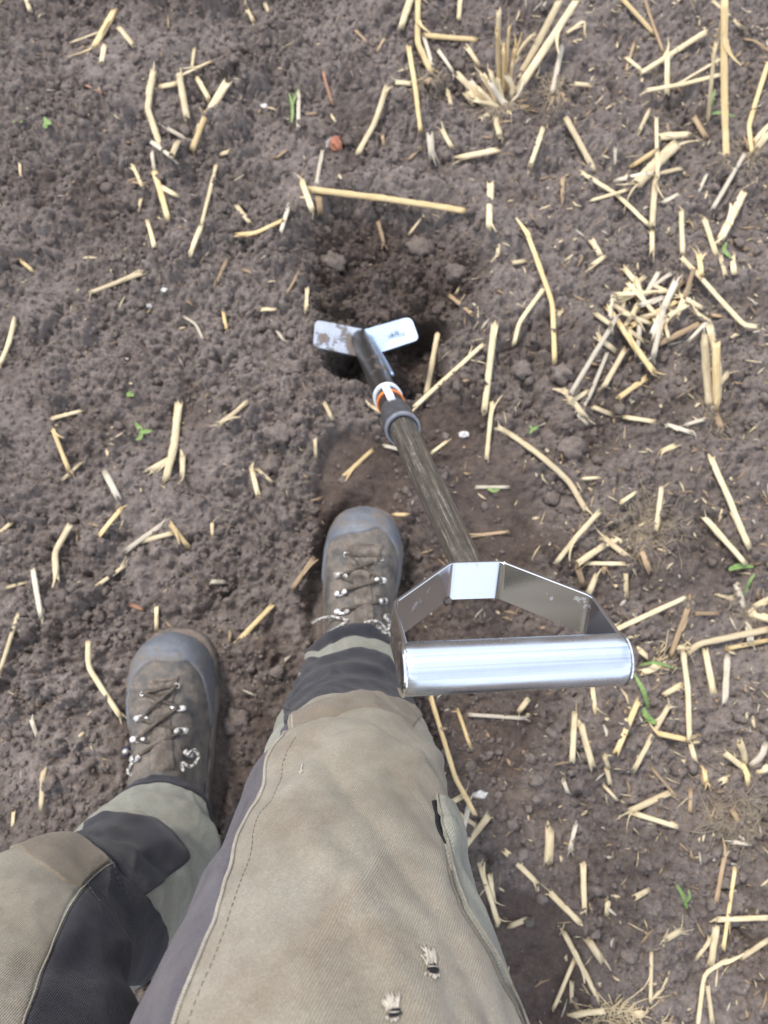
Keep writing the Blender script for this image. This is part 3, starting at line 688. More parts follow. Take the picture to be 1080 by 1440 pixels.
panel(RL, POCK, [(630, 1130, 0, .25), (642, 1165, 0, .4), (650, 1205, 0, .5), (658, 1245, 0, .5), (676, 1300, 0, .4), (700, 1355, 0, .4), (726, 1405, 0, .4), (746, 1450, 0, .4), (765, 1490, 0, .4)], 'pocket', M['clean'], trousers, .0050, 130, 30, fn=lambda r, q: .006 * np.exp(-((r - .16) / .12) ** 2) * (1 - q), edge=.1)
panel(RL, [(595, 1134), (600, 1155), (607, 1178), (617, 1198)], [(600, 1132), (608, 1152), (615, 1178), (619, 1198)], 'pocket_opening_shade', M['black'], trousers, .0034, 40, 10, edge=.3)  # black strip laid on the cloth as the shade in the pocket mouth
line_on(RL, POCK, 'seam', M['seam'], trousers, .0009, .0054)
line_on(RL, [(u - 4, v) for u, v in POCK[3:]], 'pocket_shadow_line', M['stitch'], trousers, .0007, .0030)  # added dark line standing in for the shade beside the pocket edge
# torn holes with frayed threads
def tear(u, v, du, dv, seed, up):
    rs = np.random.RandomState(seed); a0, b0 = RL.pick(u, v); k = 22; e1 = np.array(RL.pick(u + 10, v)) - np.array((a0, b0)); e2 = np.array(RL.pick(u, v - 10)) - np.array((a0, b0))
    def loc(x, y, lift): c_ = np.array((a0, b0)) + e1 * x / 10 + e2 * y / 10; return RL.on(c_[0], c_[1], lift)[0]
    V = [loc(0, 0, .0034)]
    for i in range(k):
        an = 2 * PI * i / k; r = .65 + .75 * rs.rand(); V.append(loc(du * r * math.cos(an), dv * r * math.sin(an), .0034))
    mesh_obj('torn_hole_shade', V, [(0, i + 1, (i + 1) % k + 1) for i in range(k)], M['black'], trousers)  # black patch laid over the cloth as the shade inside the tear
    mb = MB()
    for i in range(34):
        up_ = i % 4 != 0; x = du * rs.uniform(-1.1, .8); y = dv * math.sqrt(max(.05, 1 - (x / du / 1.15) ** 2)) * (1.1 if up_ else -1.05); ln = up * rs.uniform(.35, 1.0) if up_ else up * rs.uniform(.08, .22)
        dx = rs.randn() * 2.0 + x * .45 - (3.5 if up_ else 0); dy = ln if up_ else -ln
        P = [loc(x, y, .0026), loc(x + dx * .5 + rs.randn() * .8, y + dy * .5, .0034 + .0008 * rs.rand()), loc(x + dx + rs.randn(), y + dy, .0026 + .0010 * rs.rand())]
        mb.add(*tube(catmull(P, 6), .00030, 4))
    for i in range(1):
        P = [loc(-du * .9, dv * rs.uniform(-.5, .6), .0036), loc(0, dv * rs.uniform(-.5, .5), .0042), loc(du * .9, dv * rs.uniform(-.5, .6), .0036)]; mb.add(*tube(catmull(P, 6), .00022, 4))
    mb.build('frayed_threads', M['thread'], trousers)
tear(602, 1371, 8, 8, 3, 30); tear(551, 1434, 8, 6.5, 4, 24)
for px in ([(430, 1084), (428, 1092), (431, 1098)], [(427, 1095), (429, 1101)]):
    line_on(RL, px, 'loose_thread', M['thread'], trousers, .0005, .003, None, 8)
# left leg
panel(LL, ring(.001), [('tq', .11, -PI), (165, 1125, 0, -.3), (200, 1108), (225, 1104), (255, 1112), (280, 1125), (302, 1160, 0, .3), ('tq', .11, PI)], 'hem_band', M['navy'], trousers, .0016, 160, 24)
panel(LL, [(85, 1178, 0, -.3), (130, 1173), (180, 1164), (225, 1175), (258, 1194, 0, .1)], [(85, 1190), (120, 1200), (152, 1222), (172, 1248), (186, 1270)], 'shin_panel', M['navy'], trousers, .0016, 90, 40)
panel(LL, [(152, 1222), (118, 1248), (95, 1280), (72, 1330), (50, 1390), (30, 1440), (15, 1500)], [(188, 1270), (215, 1290, 0, .1), (226, 1318), (218, 1345), (204, 1385), (193, 1440), (186, 1500)], 'side_panel', M['navy'], trousers, .0016, 120, 50)
panel(LL, [(42, 1182), (70, 1180), (98, 1186), (128, 1202), (148, 1221)], [(12, 1196), (35, 1214), (60, 1230), (88, 1246), (114, 1250)], 'knee_patch', M['knee'], trousers, .0030, 60, 40)
panel(LL, [(20, 1180, 0, -1.2), (10, 1260, 0, -1.2), (-10, 1340, 0, -1.2), (-30, 1440, 0, -1.2), (-40, 1500, 0, -1.2)], [(150, 1223), (116, 1248), (93, 1280), (49, 1390), (14, 1500)], 'front_panel', M['canvas'], trousers, .0009, 120, 70)
line_on(LL, [(152, 1222), (118, 1248), (95, 1280), (72, 1330), (50, 1390), (30, 1440), (15, 1500)], 'seam', M['canvas'], trousers, .0008, .0014)
line_on(LL, [(120, 1245), (135, 1275), (160, 1308)], 'stitching', M['purple'], trousers, .0005, .002, (.003, .0016), 80)
line_on(LL, [(150, 1225), (165, 1250), (178, 1270)], 'stitching', M['purple'], trousers, .0005, .002, (.003, .0016), 80)

# ================================================================== THE TOOL
P0 = at_s(667, 816, .540); P1 = at_z(508, 480, .030)
A = (P0 - P1); LEN = np.linalg.norm(A); A = A / LEN
def on_axis(v):                                   # place on the shaft axis that shows at image row v
    k = np.linspace(-.3, 1.3, 3201); X = P1 + k[:, None] * (P0 - P1); D = X - CAM; vv = 720 - FPX * (D @ UP) / (D @ FW)
    return X[int(np.argmin(np.abs(vv - v)))]
tool = empty('digging_tool', P1 - np.array((0, 0, .09)), 'hand digging tool with steel loop grip, worn round shaft and foot plates in the hole', 'digging tool')
G = RT - (RT @ A) * A; G = G - .055 * UP; G -= (G @ A) * A; G /= np.linalg.norm(G); Wd = np.cross(G, A); Wd /= np.linalg.norm(Wd)
if Wd @ UP < 0: Wd = -Wd
def lathe(stops, n=40):
    """stops: (point on axis, radius)"""
    V = []; U = []
    for k, (p, r) in enumerate(stops):
        for j in range(n):
            a = 2 * PI * j / n; V.append(p + r * (math.cos(a) * G + math.sin(a) * Wd)); U.append((abs(1 - 2 * j / n), (p - P1) @ A))
    return np.array(V), grid_faces(len(stops), n, True) + [tuple(range(n))[::-1], tuple((len(stops) - 1) * n + j for j in range(n))], np.array(U)
def part(name, stops, m_, parent=None, n=40): mb = MB(); mb.add(*lathe(stops, n)); o = mb.build(name, m_, parent or tool); return o
def sharp(o, ang=35):
    o.data.polygons.foreach_set('use_smooth', np.ones(len(o.data.polygons), bool)); o.data.set_sharp_from_angle(angle=rad(ang)); return o
Pc = on_axis(603)
sharp(part('shaft', [(Pc - A * .02 + (P0 - Pc) * k + A * .02 * k,   .0145 - .0032 * k) for k in np.linspace(0, 1, 40)], M['shaft']))
lo = P1 - A * .06; Pr = on_axis(574)
sharp(part('lower_tube', [(lo + (Pr - lo) * k, .0150) for k in np.linspace(0, 1, 30)] + [(Pr + A * .012, .0150)], M['tube']))
q0 = on_axis(580)
col = sharp(part('collar', [(q0 - A * .006, .0152), (q0 - A * .004, .0160), (q0 + A * .006, .0168), (q0 + A * .014, .0180), (Pc - A * .005, .0186), (Pc - A * .004, .0172)], M['collar']))
sharp(part('collar_lip', [(Pc - A * .004, .0150), (Pc - A * .004, .0186), (Pc - A * .003, .0192), (Pc + A * .003, .0192), (Pc + A * .0045, .0186), (Pc + A * .0045, .0168), (Pc + A * .001, .0150)], M['ring'], col))
r0 = on_axis(559); r1 = on_axis(569)
sharp(part('white_band', [(r0 - A * .006, .0151), (r0 - A * .006, .0172), (r0 + A * .003, .0176), (r0 + A * .003, .0151)], M['white']))
sharp(part('orange_band', [(r1 - A * .007, .0151), (r1 - A * .007, .0166), (r1 - A * .0025, .0164), (r1 - A * .0025, .0151)], M['orange']))
# clip tab over the bands, on the camera side
def bar(a, b_, wvec, nvec, bev=.0):
    c = [(-1, -1), (1, -1), (1, 1), (-1, 1)]; V = [p + wvec * x + nvec * y for p in (a, b_) for x, y in c]
    return np.array(V), [(0, 1, 2, 3)[::-1], (4, 5, 6, 7), (0, 1, 5, 4), (1, 2, 6, 5), (2, 3, 7, 6), (3, 0, 4, 7)]
side_c = CAM - Pr; side_c -= (side_c @ A) * A; side_c /= np.linalg.norm(side_c); side_t = np.cross(A, side_c)
if side_t[0] < 0: side_t = -side_t
mb = MB(); off = side_c * .0168 + side_t * .003; mb.add(*bar(r0 + off + A * .006, q0 + off + A * .004, side_t * .0042, side_c * .0022)); o = mb.build('clip_tab', M['white'], tool, False)
# chevron foot plates
def rounded(poly, rads, n=7):
    out = []; k = len(poly)
    for i in range(k):
        p, a, b_ = np.array(poly[i]), np.array(poly[i - 1]), np.array(poly[(i + 1) % k]); r = rads[i]
        if r <= 0: out.append(p); continue
        da = (a - p) / np.linalg.norm(a - p); db = (b_ - p) / np.linalg.norm(b_ - p); s_, e_ = p + da * r, p + db * r
        for f_ in np.linspace(0, 1, n): out.append((1 - f_) ** 2 * s_ + 2 * f_ * (1 - f_) * p + f_ * f_ * e_)
    return np.array(out)
def slab(poly, th, name, m_, parent):
    P = np.asarray(poly); k = len(P); nrm = np.cross(P[k // 3] - P[0], P[2 * k // 3] - P[0]); nrm /= np.linalg.norm(nrm)
    if nrm[2] < 0: nrm = -nrm
    ce = P.mean(0); ins = ce + (P - ce) * .985
    V = np.vstack((ins + nrm * th / 2, P + nrm * (th / 2 - .0006), P - nrm * th / 2)); F = [tuple(range(k)), tuple(2 * k + j for j in range(k))[::-1]]
    for r_ in (0, 1):
        for j in range(k): F.append((r_ * k + j, (r_ + 1) * k + j, (r_ + 1) * k + (j + 1) % k, r_ * k + (j + 1) % k))
    return mesh_obj(name, V, F, m_, parent, False), nrm
z1 = .030
lp = [at_z(443, 450, .040), at_z(509, 463, .029), at_z(501, 501, .026), at_z(440, 488, .037)]
rp = [at_z(512, 464, .029), at_z(578, 445, .046), at_z(590, 478, .043), at_z(536, 496, .026)]
lplate, _ = slab(rounded(lp, (.009, 0, 0, .009)), .004, 'foot_plate', M['mudplate'], tool); lplate['label'] = 'left foot plate caked with mud'
rplate, rn = slab(rounded(rp, (0, .012, .009, 0)), .004, 'foot_plate', M['plate'], tool); rplate['label'] = 'right foot plate, clean and shiny with faint print'
# faint script on the clean plate: small looping strokes
e1 = (at_z(576, 468, .045) - at_z(545, 474, .036)); e1 /= np.linalg.norm(e1); e2 = np.cross(rn, e1); c0 = at_z(546, 474, .0365)
c0 = c0 + rn * ((np.array(rp[0]) - c0) @ rn + .0038); mb = MB()
def stroke(pts): mb.add(*tube(catmull([c0 + e1 * x + e2 * y for x, y in pts], 5 * len(pts)), .00045, 4))
x = 0
for kind in 'uhllou': # generic connected loops
    if kind == 'l': stroke([(x, 0), (x + .0026, .006), (x + .0016, .007), (x + .0016, .0005), (x + .0032, 0)]); x += .0038
    elif kind == 'h': stroke([(x, 0), (x + .002, .006), (x + .001, 0), (x + .003, .0034), (x + .0042, 0)]); x += .0052
    else: stroke([(x, .003), (x + .0004, 0), (x + .0024, .0004), (x + .003, .003), (x + .0032, 0)]); x += .0046
mb.build('print', M['ink'], rplate)
# split socket straps that join the tube to the plates, bright on their inner edges
def near_axis(u, v, k=.0175): return at_s(u, v, proj(on_axis(v))[2] - k)
for pxs, w0, w1, m_ in (([(517, 468), (527, 487), (540, 507), (552, 527)], .0056, .0024, 'plate'), ([(507, 467), (510, 490), (519, 512), (529, 533)], .0085, .0030, 'mudplate')):
    mb = MB(); mb.add(*tube(catmull([near_axis(u, v) for u, v in pxs], 20), np.linspace(w0, w1, 20), 10)); mb.build('socket_strap', M[m_], tool)
# blade below the plates, standing in the hole
bd = P1 - np.array((0, 0, .012)); mb = MB(); bl = [bd + G * -.055, bd + G * .055, bd + G * .045 - A * .10, bd - A * .14, bd - G * .045 - A * .10]
Vb = np.vstack((np.array(bl) + Wd * .0015, np.array(bl) - Wd * .0015)); Fb = [(0, 1, 2, 3, 4), (9, 8, 7, 6, 5)] + [(j, (j + 1) % 5, 5 + (j + 1) % 5, 5 + j) for j in range(5)]
mb.add(Vb, Fb); mb.build('blade', M['mudplate'], tool, False)
# loop handle: flat steel band bent in five, and the grip tube
GC = on_axis(934); GH = (GC - P0) @ A
pts2 = [(-.0655, GH + .004), (-.0655, GH * .50), (-.0185, 0), (.0185, 0), (.0655, GH * .50), (.0655, GH + .004)]
def bend(pts, r, n=6):
    out = [np.array(pts[0])]
    for i in range(1, len(pts) - 1):
        p, a, b_ = np.array(pts[i]), np.array(pts[i - 1]), np.array(pts[i + 1]); da = (a - p) / np.linalg.norm(a - p); db = (b_ - p) / np.linalg.norm(b_ - p)
        for f_ in np.linspace(0, 1, n): out.append((1 - f_) ** 2 * (p + da * r) + 2 * f_ * (1 - f_) * p + f_ * f_ * (p + db * r))
    out.append(np.array(pts[-1])); return np.array(out)
B2 = bend(pts2, .0045); Tn = np.gradient(B2, axis=0); Tn /= np.linalg.norm(Tn, axis=1)[:, None]; Nn = np.column_stack((-Tn[:, 1], Tn[:, 0]))
hw, th, bv = .0150, .0013, .0005; V = []; U = []; sect = [(-hw, th - bv), (-hw + bv, th), (hw - bv, th), (hw, th - bv), (hw, -th + bv), (hw - bv, -th), (-hw + bv, -th), (-hw, -th + bv)]
L2 = np.concatenate(([0], np.cumsum(np.linalg.norm(np.diff(B2, axis=0), axis=1))))
for i, (x, y) in enumerate(B2):
    for a, b_ in sect:
        q = (x + Nn[i, 0] * b_, y + Nn[i, 1] * b_); V.append(P0 + G * q[0] + A * q[1] + Wd * a); U.append((a * 8, L2[i]))
k = len(sect); F = grid_faces(len(B2), k, True) + [tuple(range(k))[::-1], tuple((len(B2) - 1) * k + j for j in range(k))]
band = sharp(mesh_obj('handle_loop', V, F, M['specks'], tool, True, U), 25)
def grip_part(name, stops, m_, parent, n=64):
    V = []; U = []
    for x, r in stops:
        for j in range(n):
            a = 2 * PI * j / n; V.append(GC + G * x + r * (math.cos(a) * A + math.sin(a) * Wd)); U.append((j / n if j < n / 2 else 1 - j / n, x))
    return sharp(mesh_obj(name, V, grid_faces(len(stops), n, True) + [tuple(range(n))[::-1], tuple((len(stops) - 1) * n + j for j in range(n))], m_, parent, True, U), 30)
R_ = .0156
grip_part('grip', [(-.0668, R_ - .0012), (-.0662, R_ - .0004), (-.0650, R_)] + [(x, R_) for x in np.linspace(-.06, .06, 12)] + [(.0650, R_), (.0662, R_ - .0004), (.0668, R_ - .0012)], M['grip'], tool)
for sg in (-1, 1): grip_part('end_cap', [(sg * .0666, R_ + .0004), (sg * .0676, R_ + .0006), (sg * .0686, R_ - .0004), (sg * .0688, R_ - .003)][::sg], M['bracket'], tool)
# speck of soil stuck to the band and a weld round the shaft end
sharp(part('weld', [(P0 - A * .004, .0112), (P0 - A * .002, .0128), (P0 - A * .0012, .0134)], M['bracket']), 60)
p = P0 - G * .0185 - Wd * .0145 + A * .003
mesh_obj('soil_speck', lump(p, .0034, ICO2_V, ICO2_F, 77, .8), ICO2_F, M['sole'], tool)

# ================================================================== STRAW
# traced from the photograph: points (u, v), width in photo pixels, shade
ST = [
 ([(100,60),(140,45)],4,'p'),([(133,65),(157,20)],11,'g'),([(168,40),(187,63)],8,'p'),([(147,65),(143,88)],9,'p'),([(215,102),(207,153),(227,210)],9,'p'),
 ([(225,122),(248,118)],10,'p'),([(295,87),(250,108)],5,'p'),([(273,70),(270,95)],5,'p'),([(252,105),(262,165)],9,'p'),([(278,112),(293,138)],8,'p'),
 ([(318,118),(280,180)],15,'p'),([(288,165),(270,212)],9,'g'),([(237,182),(277,203)],7,'w'),([(213,200),(243,222)],8,'w'),([(248,203),(242,217)],9,'p'),
 ([(214,217),(218,243)],6,'w'),([(218,243),(236,306)],9,'g'),([(187,233),(200,262)],5,'p'),([(180,255),(203,259)],5,'t'),([(230,265),(248,275)],8,'p'),
 ([(198,280),(194,297)],6,'p'),([(208,313),(217,346)],7,'p'),([(304,233),(284,314)],6,'p'),([(282,320),(268,357)],9,'p'),([(333,290),(351,313)],7,'p'),
 ([(117,118),(143,130)],4,'r'),([(37,0),(42,15)],8,'p'),([(28,230),(29,248)],4,'p'),([(347,13),(358,32)],7,'p'),([(308,218),(323,213)],8,'p'),
 ([(588,0),(587,60),(605,100)],11,'g'),([(577,0),(565,37)],10,'p'),([(593,50),(667,55)],10,'g'),([(575,68),(583,117),(592,183)],8,'g'),([(597,55),(608,93)],6,'w'),
 ([(617,72),(637,100)],6,'w'),([(658,68),(673,90)],9,'p'),([(543,125),(527,173),(503,217)],8,'p'),([(558,116),(580,118)],8,'p'),([(630,128),(635,152)],7,'p'),
 ([(622,183),(635,207)],9,'p'),([(605,193),(607,218)],11,'w'),([(647,222),(697,212)],10,'p'),([(590,208),(575,225)],6,'t'),([(690,260),(688,320)],9,'p'),
 ([(440,267),(548,280),(657,297)],11,'g'),([(453,213),(445,260)],7,'w'),([(425,257),(438,293)],9,'p'),([(448,277),(450,297)],11,'t'),([(407,287),(395,325)],7,'w'),
 ([(333,330),(360,328),(397,310)],8,'g'),([(532,313),(540,343)],6,'t'),([(590,310),(575,330)],4,'p'),([(500,43),(520,63)],5,'t'),([(540,55),(530,72)],4,'t'),
 ([(647,0),(645,27)],8,'p'),([(455,103),(459,120),(468,147)],5,'r'),([(420,130),(420,180)],6,'w'),([(373,7),(378,18)],6,'p'),([(433,161),(445,159)],6,'t'),
 ([(538,192),(540,205)],6,'t'),([(703,340),(700,357)],7,'p'),([(387,223),(402,212)],5,'t'),
 ([(797,47),(823,28),(822,50)],7,'p'),([(790,67),(777,130)],7,'w'),([(808,118),(830,120)],8,'p'),([(878,2),(920,47)],9,'g'),([(907,0),(917,30),(933,73)],5,'t'),
 ([(990,47),(903,103)],8,'p'),([(910,127),(960,118),(1013,105)],8,'p'),([(1013,83),(950,120)],5,'p'),([(938,77),(938,130)],8,'p'),([(892,60),(880,100)],5,'t'),
 ([(883,83),(903,100)],7,'p'),([(1003,2),(1042,38)],6,'p'),([(1048,55),(1064,58),(1078,72)],4,'t'),
 ([(1080,90),(1053,177),(1057,213)],8,'g'),([(1080,177),(1060,200)],7,'p'),([(1047,217),(1002,293)],7,'w'),([(798,170),(835,240)],10,'p'),([(818,243),(867,273),(912,315)],9,'p'),
 ([(763,183),(747,230)],7,'p'),([(913,155),(900,183)],6,'p'),([(923,168),(925,250)],7,'p'),([(922,250),(917,317)],9,'p'),([(917,323),(917,353)],8,'p'),
 ([(967,190),(927,193)],14,'p'),([(950,203),(897,257)],16,'p'),([(920,213),(890,233)],8,'g'),([(958,237),(913,247)],7,'p'),([(828,283),(883,267)],7,'p'),
 ([(907,245),(870,253)],8,'w'),([(977,167),(993,193)],10,'t'),([(958,300),(960,358)],9,'p'),([(1045,272),(1013,337)],11,'p'),([(992,313),(1007,358)],9,'p'),
 ([(740,325),(753,360),(777,427),(780,507)],9,'g'),([(832,338),(845,360)],8,'p'),([(933,285),(953,273)],7,'w'),([(865,210),(865,230)],5,'w'),([(993,247),(983,270)],5,'w'),
 ([(791,253),(791,277)],6,'t'),
 ([(763,408),(730,453),(723,483)],7,'p'),([(940,410),(867,415)],9,'p'),([(950,397),(917,470)],9,'w'),([(950,425),(890,457)],9,'g'),([(857,435),(893,487),(918,520)],11,'g'),
 ([(933,437),(920,500)],8,'w'),([(902,420),(880,457)],8,'p'),([(867,447),(803,553)],8,'w'),([(842,475),(863,492)],11,'p'),([(853,498),(828,560)],6,'w'),
 ([(878,493),(850,543)],8,'p'),([(838,442),(857,455)],9,'p'),([(970,400),(953,440)],8,'p'),([(980,440),(1000,453)],7,'p'),([(992,455),(968,480)],6,'w'),
 ([(927,483),(983,457)],9,'t'),([(880,380),(897,400)],10,'p'),([(1000,443),(1013,445)],7,'t'),([(960,363),(997,403),(1047,457),(1063,458)],10,'p'),([(983,360),(987,387)],8,'g'),
 ([(905,390),(870,420)],8,'p'),([(925,385),(893,440)],8,'w'),([(912,430),(930,470)],7,'p'),([(885,400),(925,445)],7,'p'),([(943,385),(915,405)],7,'w'),([(955,415),(985,432)],7,'p'),
 ([(875,440),(915,455)],7,'p'),([(900,455),(895,500)],8,'w'),([(935,455),(940,475)],7,'p'),([(965,430),(940,445)],7,'p'),([(862,415),(858,450)],7,'w'),([(975,380),(962,420)],7,'t'),
 ([(895,395),(905,425)],8,'p'),([(915,400),(950,415)],7,'p'),([(870,425),(900,410)],7,'p'),([(930,420),(900,430)],8,'w'),([(945,440),(925,470)],7,'p'),([(885,465),(905,480)],8,'p'),([(905,445),(930,440)],7,'p'),([(880,405),(875,435)],7,'p'),([(960,395),(935,425)],7,'t'),([(865,430),(890,445)],8,'p'),
 ([(793,435),(783,445)],7,'p'),([(792,548),(820,583)],11,'p'),([(827,550),(800,567)],8,'p'),([(810,580),(825,595)],6,'w'),([(908,532),(872,558)],8,'g'),
 ([(835,573),(860,583)],9,'p'),([(880,587),(920,593)],8,'p'),([(940,598),(972,608)],7,'w'),([(963,598),(988,590)],6,'w'),
 ([(700,601),(720,612),(763,643),(800,677),(823,717)],10,'p'),([(1000,645),(1027,707),(1050,765)],9,'p'),([(930,690),(923,745)],8,'p'),([(820,673),(840,672)],6,'p'),([(893,693),(873,707)],6,'p'),
 ([(930,635),(948,627)],8,'p'),([(1030,360),(1032,383)],10,'p'),([(1013,360),(1020,387)],9,'p'),([(720,370),(737,367)],7,'p'),([(833,373),(848,362)],7,'p'),
 ([(842,720),(810,755),(783,790)],9,'p'),([(813,792),(848,768)],9,'p'),([(823,792),(878,793)],6,'p'),([(850,757),(883,783)],10,'p'),([(813,800),(820,823)],9,'t'),
 ([(838,810),(828,833)],9,'p'),([(880,807),(880,838)],9,'p'),([(862,887),(962,842)],9,'p'),([(967,857),(943,923)],8,'t'),([(1080,885),(983,905),(965,920)],10,'p'),
 ([(1080,900),(1023,912)],8,'g'),([(961,920),(968,973),(970,1037)],8,'p'),([(970,1043),(977,1067)],8,'p'),([(977,863),(1010,863)],7,'t'),([(1023,923),(1020,985)],9,'w'),
 ([(992,917),(1003,973)],11,'p'),([(897,987),(867,1057)],10,'g'),([(940,993),(893,1080)],9,'p'),([(927,1032),(967,1040)],8,'g'),([(958,963),(937,975)],9,'p'),
 ([(808,1007),(805,1070)],10,'p'),([(817,1020),(833,1077)],10,'p'),([(833,967),(837,1000)],8,'p'),([(743,983),(730,1000)],9,'p'),([(993,730),(1048,792)],8,'p'),
 ([(1030,720),(1053,767)],9,'p'),([(850,1063),(856,1080)],8,'p'),
 ([(606,981),(640,1094),(666,1142)],9,'g'),([(687,1147),(644,1202)],10,'p'),([(622,1136),(650,1120)],9,'p'),([(644,1000),(661,1048)],7,'g'),([(661,1005),(736,1010)],5,'w'),
 ([(711,1198),(755,1242)],8,'p'),([(676,1220),(700,1298)],9,'p'),([(689,1231),(695,1267)],6,'p'),([(884,1142),(940,1115)],9,'p'),([(893,1144),(951,1162)],8,'p'),
 ([(918,1082),(951,1120)],6,'t'),([(773,1169),(771,1209)],13,'p'),([(809,1162),(802,1193)],7,'w'),([(820,1220),(822,1280)],10,'p'),([(776,1258),(816,1298)],9,'p'),
 ([(793,1311),(842,1407)],8,'p'),([(809,1347),(778,1418)],7,'p'),([(804,1382),(804,1407)],6,'p'),([(855,1267),(853,1287)],8,'p'),([(827,1322),(844,1347)],12,'p'),
 ([(893,1262),(913,1251)],10,'p'),([(938,1320),(956,1309)],9,'p'),([(1020,1198),(1007,1267)],7,'t'),([(1033,1224),(1018,1333)],7,'g'),([(1009,1293),(1080,1291)],8,'p'),
 ([(1080,1322),(1044,1347)],8,'p'),([(1007,1307),(1000,1356)],11,'p'),([(1000,1320),(980,1347)],6,'p'),([(1024,1349),(991,1369),(982,1440)],7,'p'),([(995,1387),(1002,1440)],8,'p'),
 ([(916,1338),(915,1409)],7,'p'),([(1031,1184),(1053,1187)],6,'w'),([(991,1084),(993,1100)],8,'g'),([(971,1111),(971,1140)],7,'t'),([(853,1080),(858,1102)],7,'p'),
 ([(851,1107),(867,1124)],5,'p'),([(793,1100),(798,1113)],7,'w'),([(718,1302),(740,1293)],8,'p'),([(660,1130),(652,1165)],8,'w'),([(640,1140),(668,1160)],7,'p'),
 ([(128,411),(200,384)],9,'p'),([(20,452),(12,485),(0,513)],7,'p'),([(33,370),(47,382)],6,'g'),([(259,446),(275,455),(285,476)],5,'w'),([(75,588),(114,578)],6,'p'),
 ([(75,606),(96,661)],7,'g'),([(112,653),(88,674)],6,'p'),([(251,570),(246,625),(234,672)],11,'p'),([(212,661),(240,645)],12,'p'),([(257,641),(257,670)],9,'p'),
 ([(308,596),(328,582),(346,566)],8,'p'),([(354,661),(363,696)],8,'p'),([(363,661),(383,678)],6,'p'),([(305,396),(318,368)],7,'t'),([(314,440),(318,462)],5,'g'),
 ([(432,407),(430,437)],6,'p'),([(421,382),(403,413)],4,'t'),([(369,435),(387,435)],6,'p'),([(151,670),(165,698)],10,'w'),([(383,456),(400,480)],5,'w'),
 ([(141,751),(171,714)],9,'g'),([(240,737),(265,769)],7,'g'),([(98,739),(77,777),(79,814)],10,'p'),([(136,824),(175,796)],7,'p'),([(179,773),(228,737)],8,'w'),
 ([(200,761),(244,749)],8,'p'),([(0,749),(16,735)],8,'p'),([(12,826),(39,818)],5,'p'),([(47,804),(57,863)],8,'w'),([(26,863),(0,944)],7,'p'),
 ([(124,902),(124,938),(169,1006)],9,'p'),([(383,851),(338,898)],8,'g'),([(45,1014),(53,1038)],7,'w'),([(61,1087),(57,1136)],9,'p'),([(19,1142),(18,1162)],5,'p'),
 ([(220,855),(220,887)],7,'p'),([(298,737),(299,753)],6,'p'),([(299,818),(318,818)],6,'w'),([(440,786),(411,828)],7,'t'),([(186,851),(201,857)],7,'r'),
 ([(481,672),(523,633)],8,'g'),([(695,460),(681,576)],10,'p'),([(692,568),(684,645)],7,'p'),([(679,485),(582,573)],8,'p'),([(615,472),(600,554)],8,'p'),
 ([(520,570),(544,584)],6,'p'),([(443,619),(444,645)],6,'p'),([(670,685),(715,685)],5,'w'),([(663,754),(714,748)],5,'t'),([(542,627),(563,633)],6,'w'),
 ([(629,620),(608,636)],6,'p'),([(556,724),(572,724)],6,'g'),([(457,568),(467,590)],7,'p'),([(633,416),(663,441)],8,'t'),([(60,858),(60,872)],5,'p'),
]
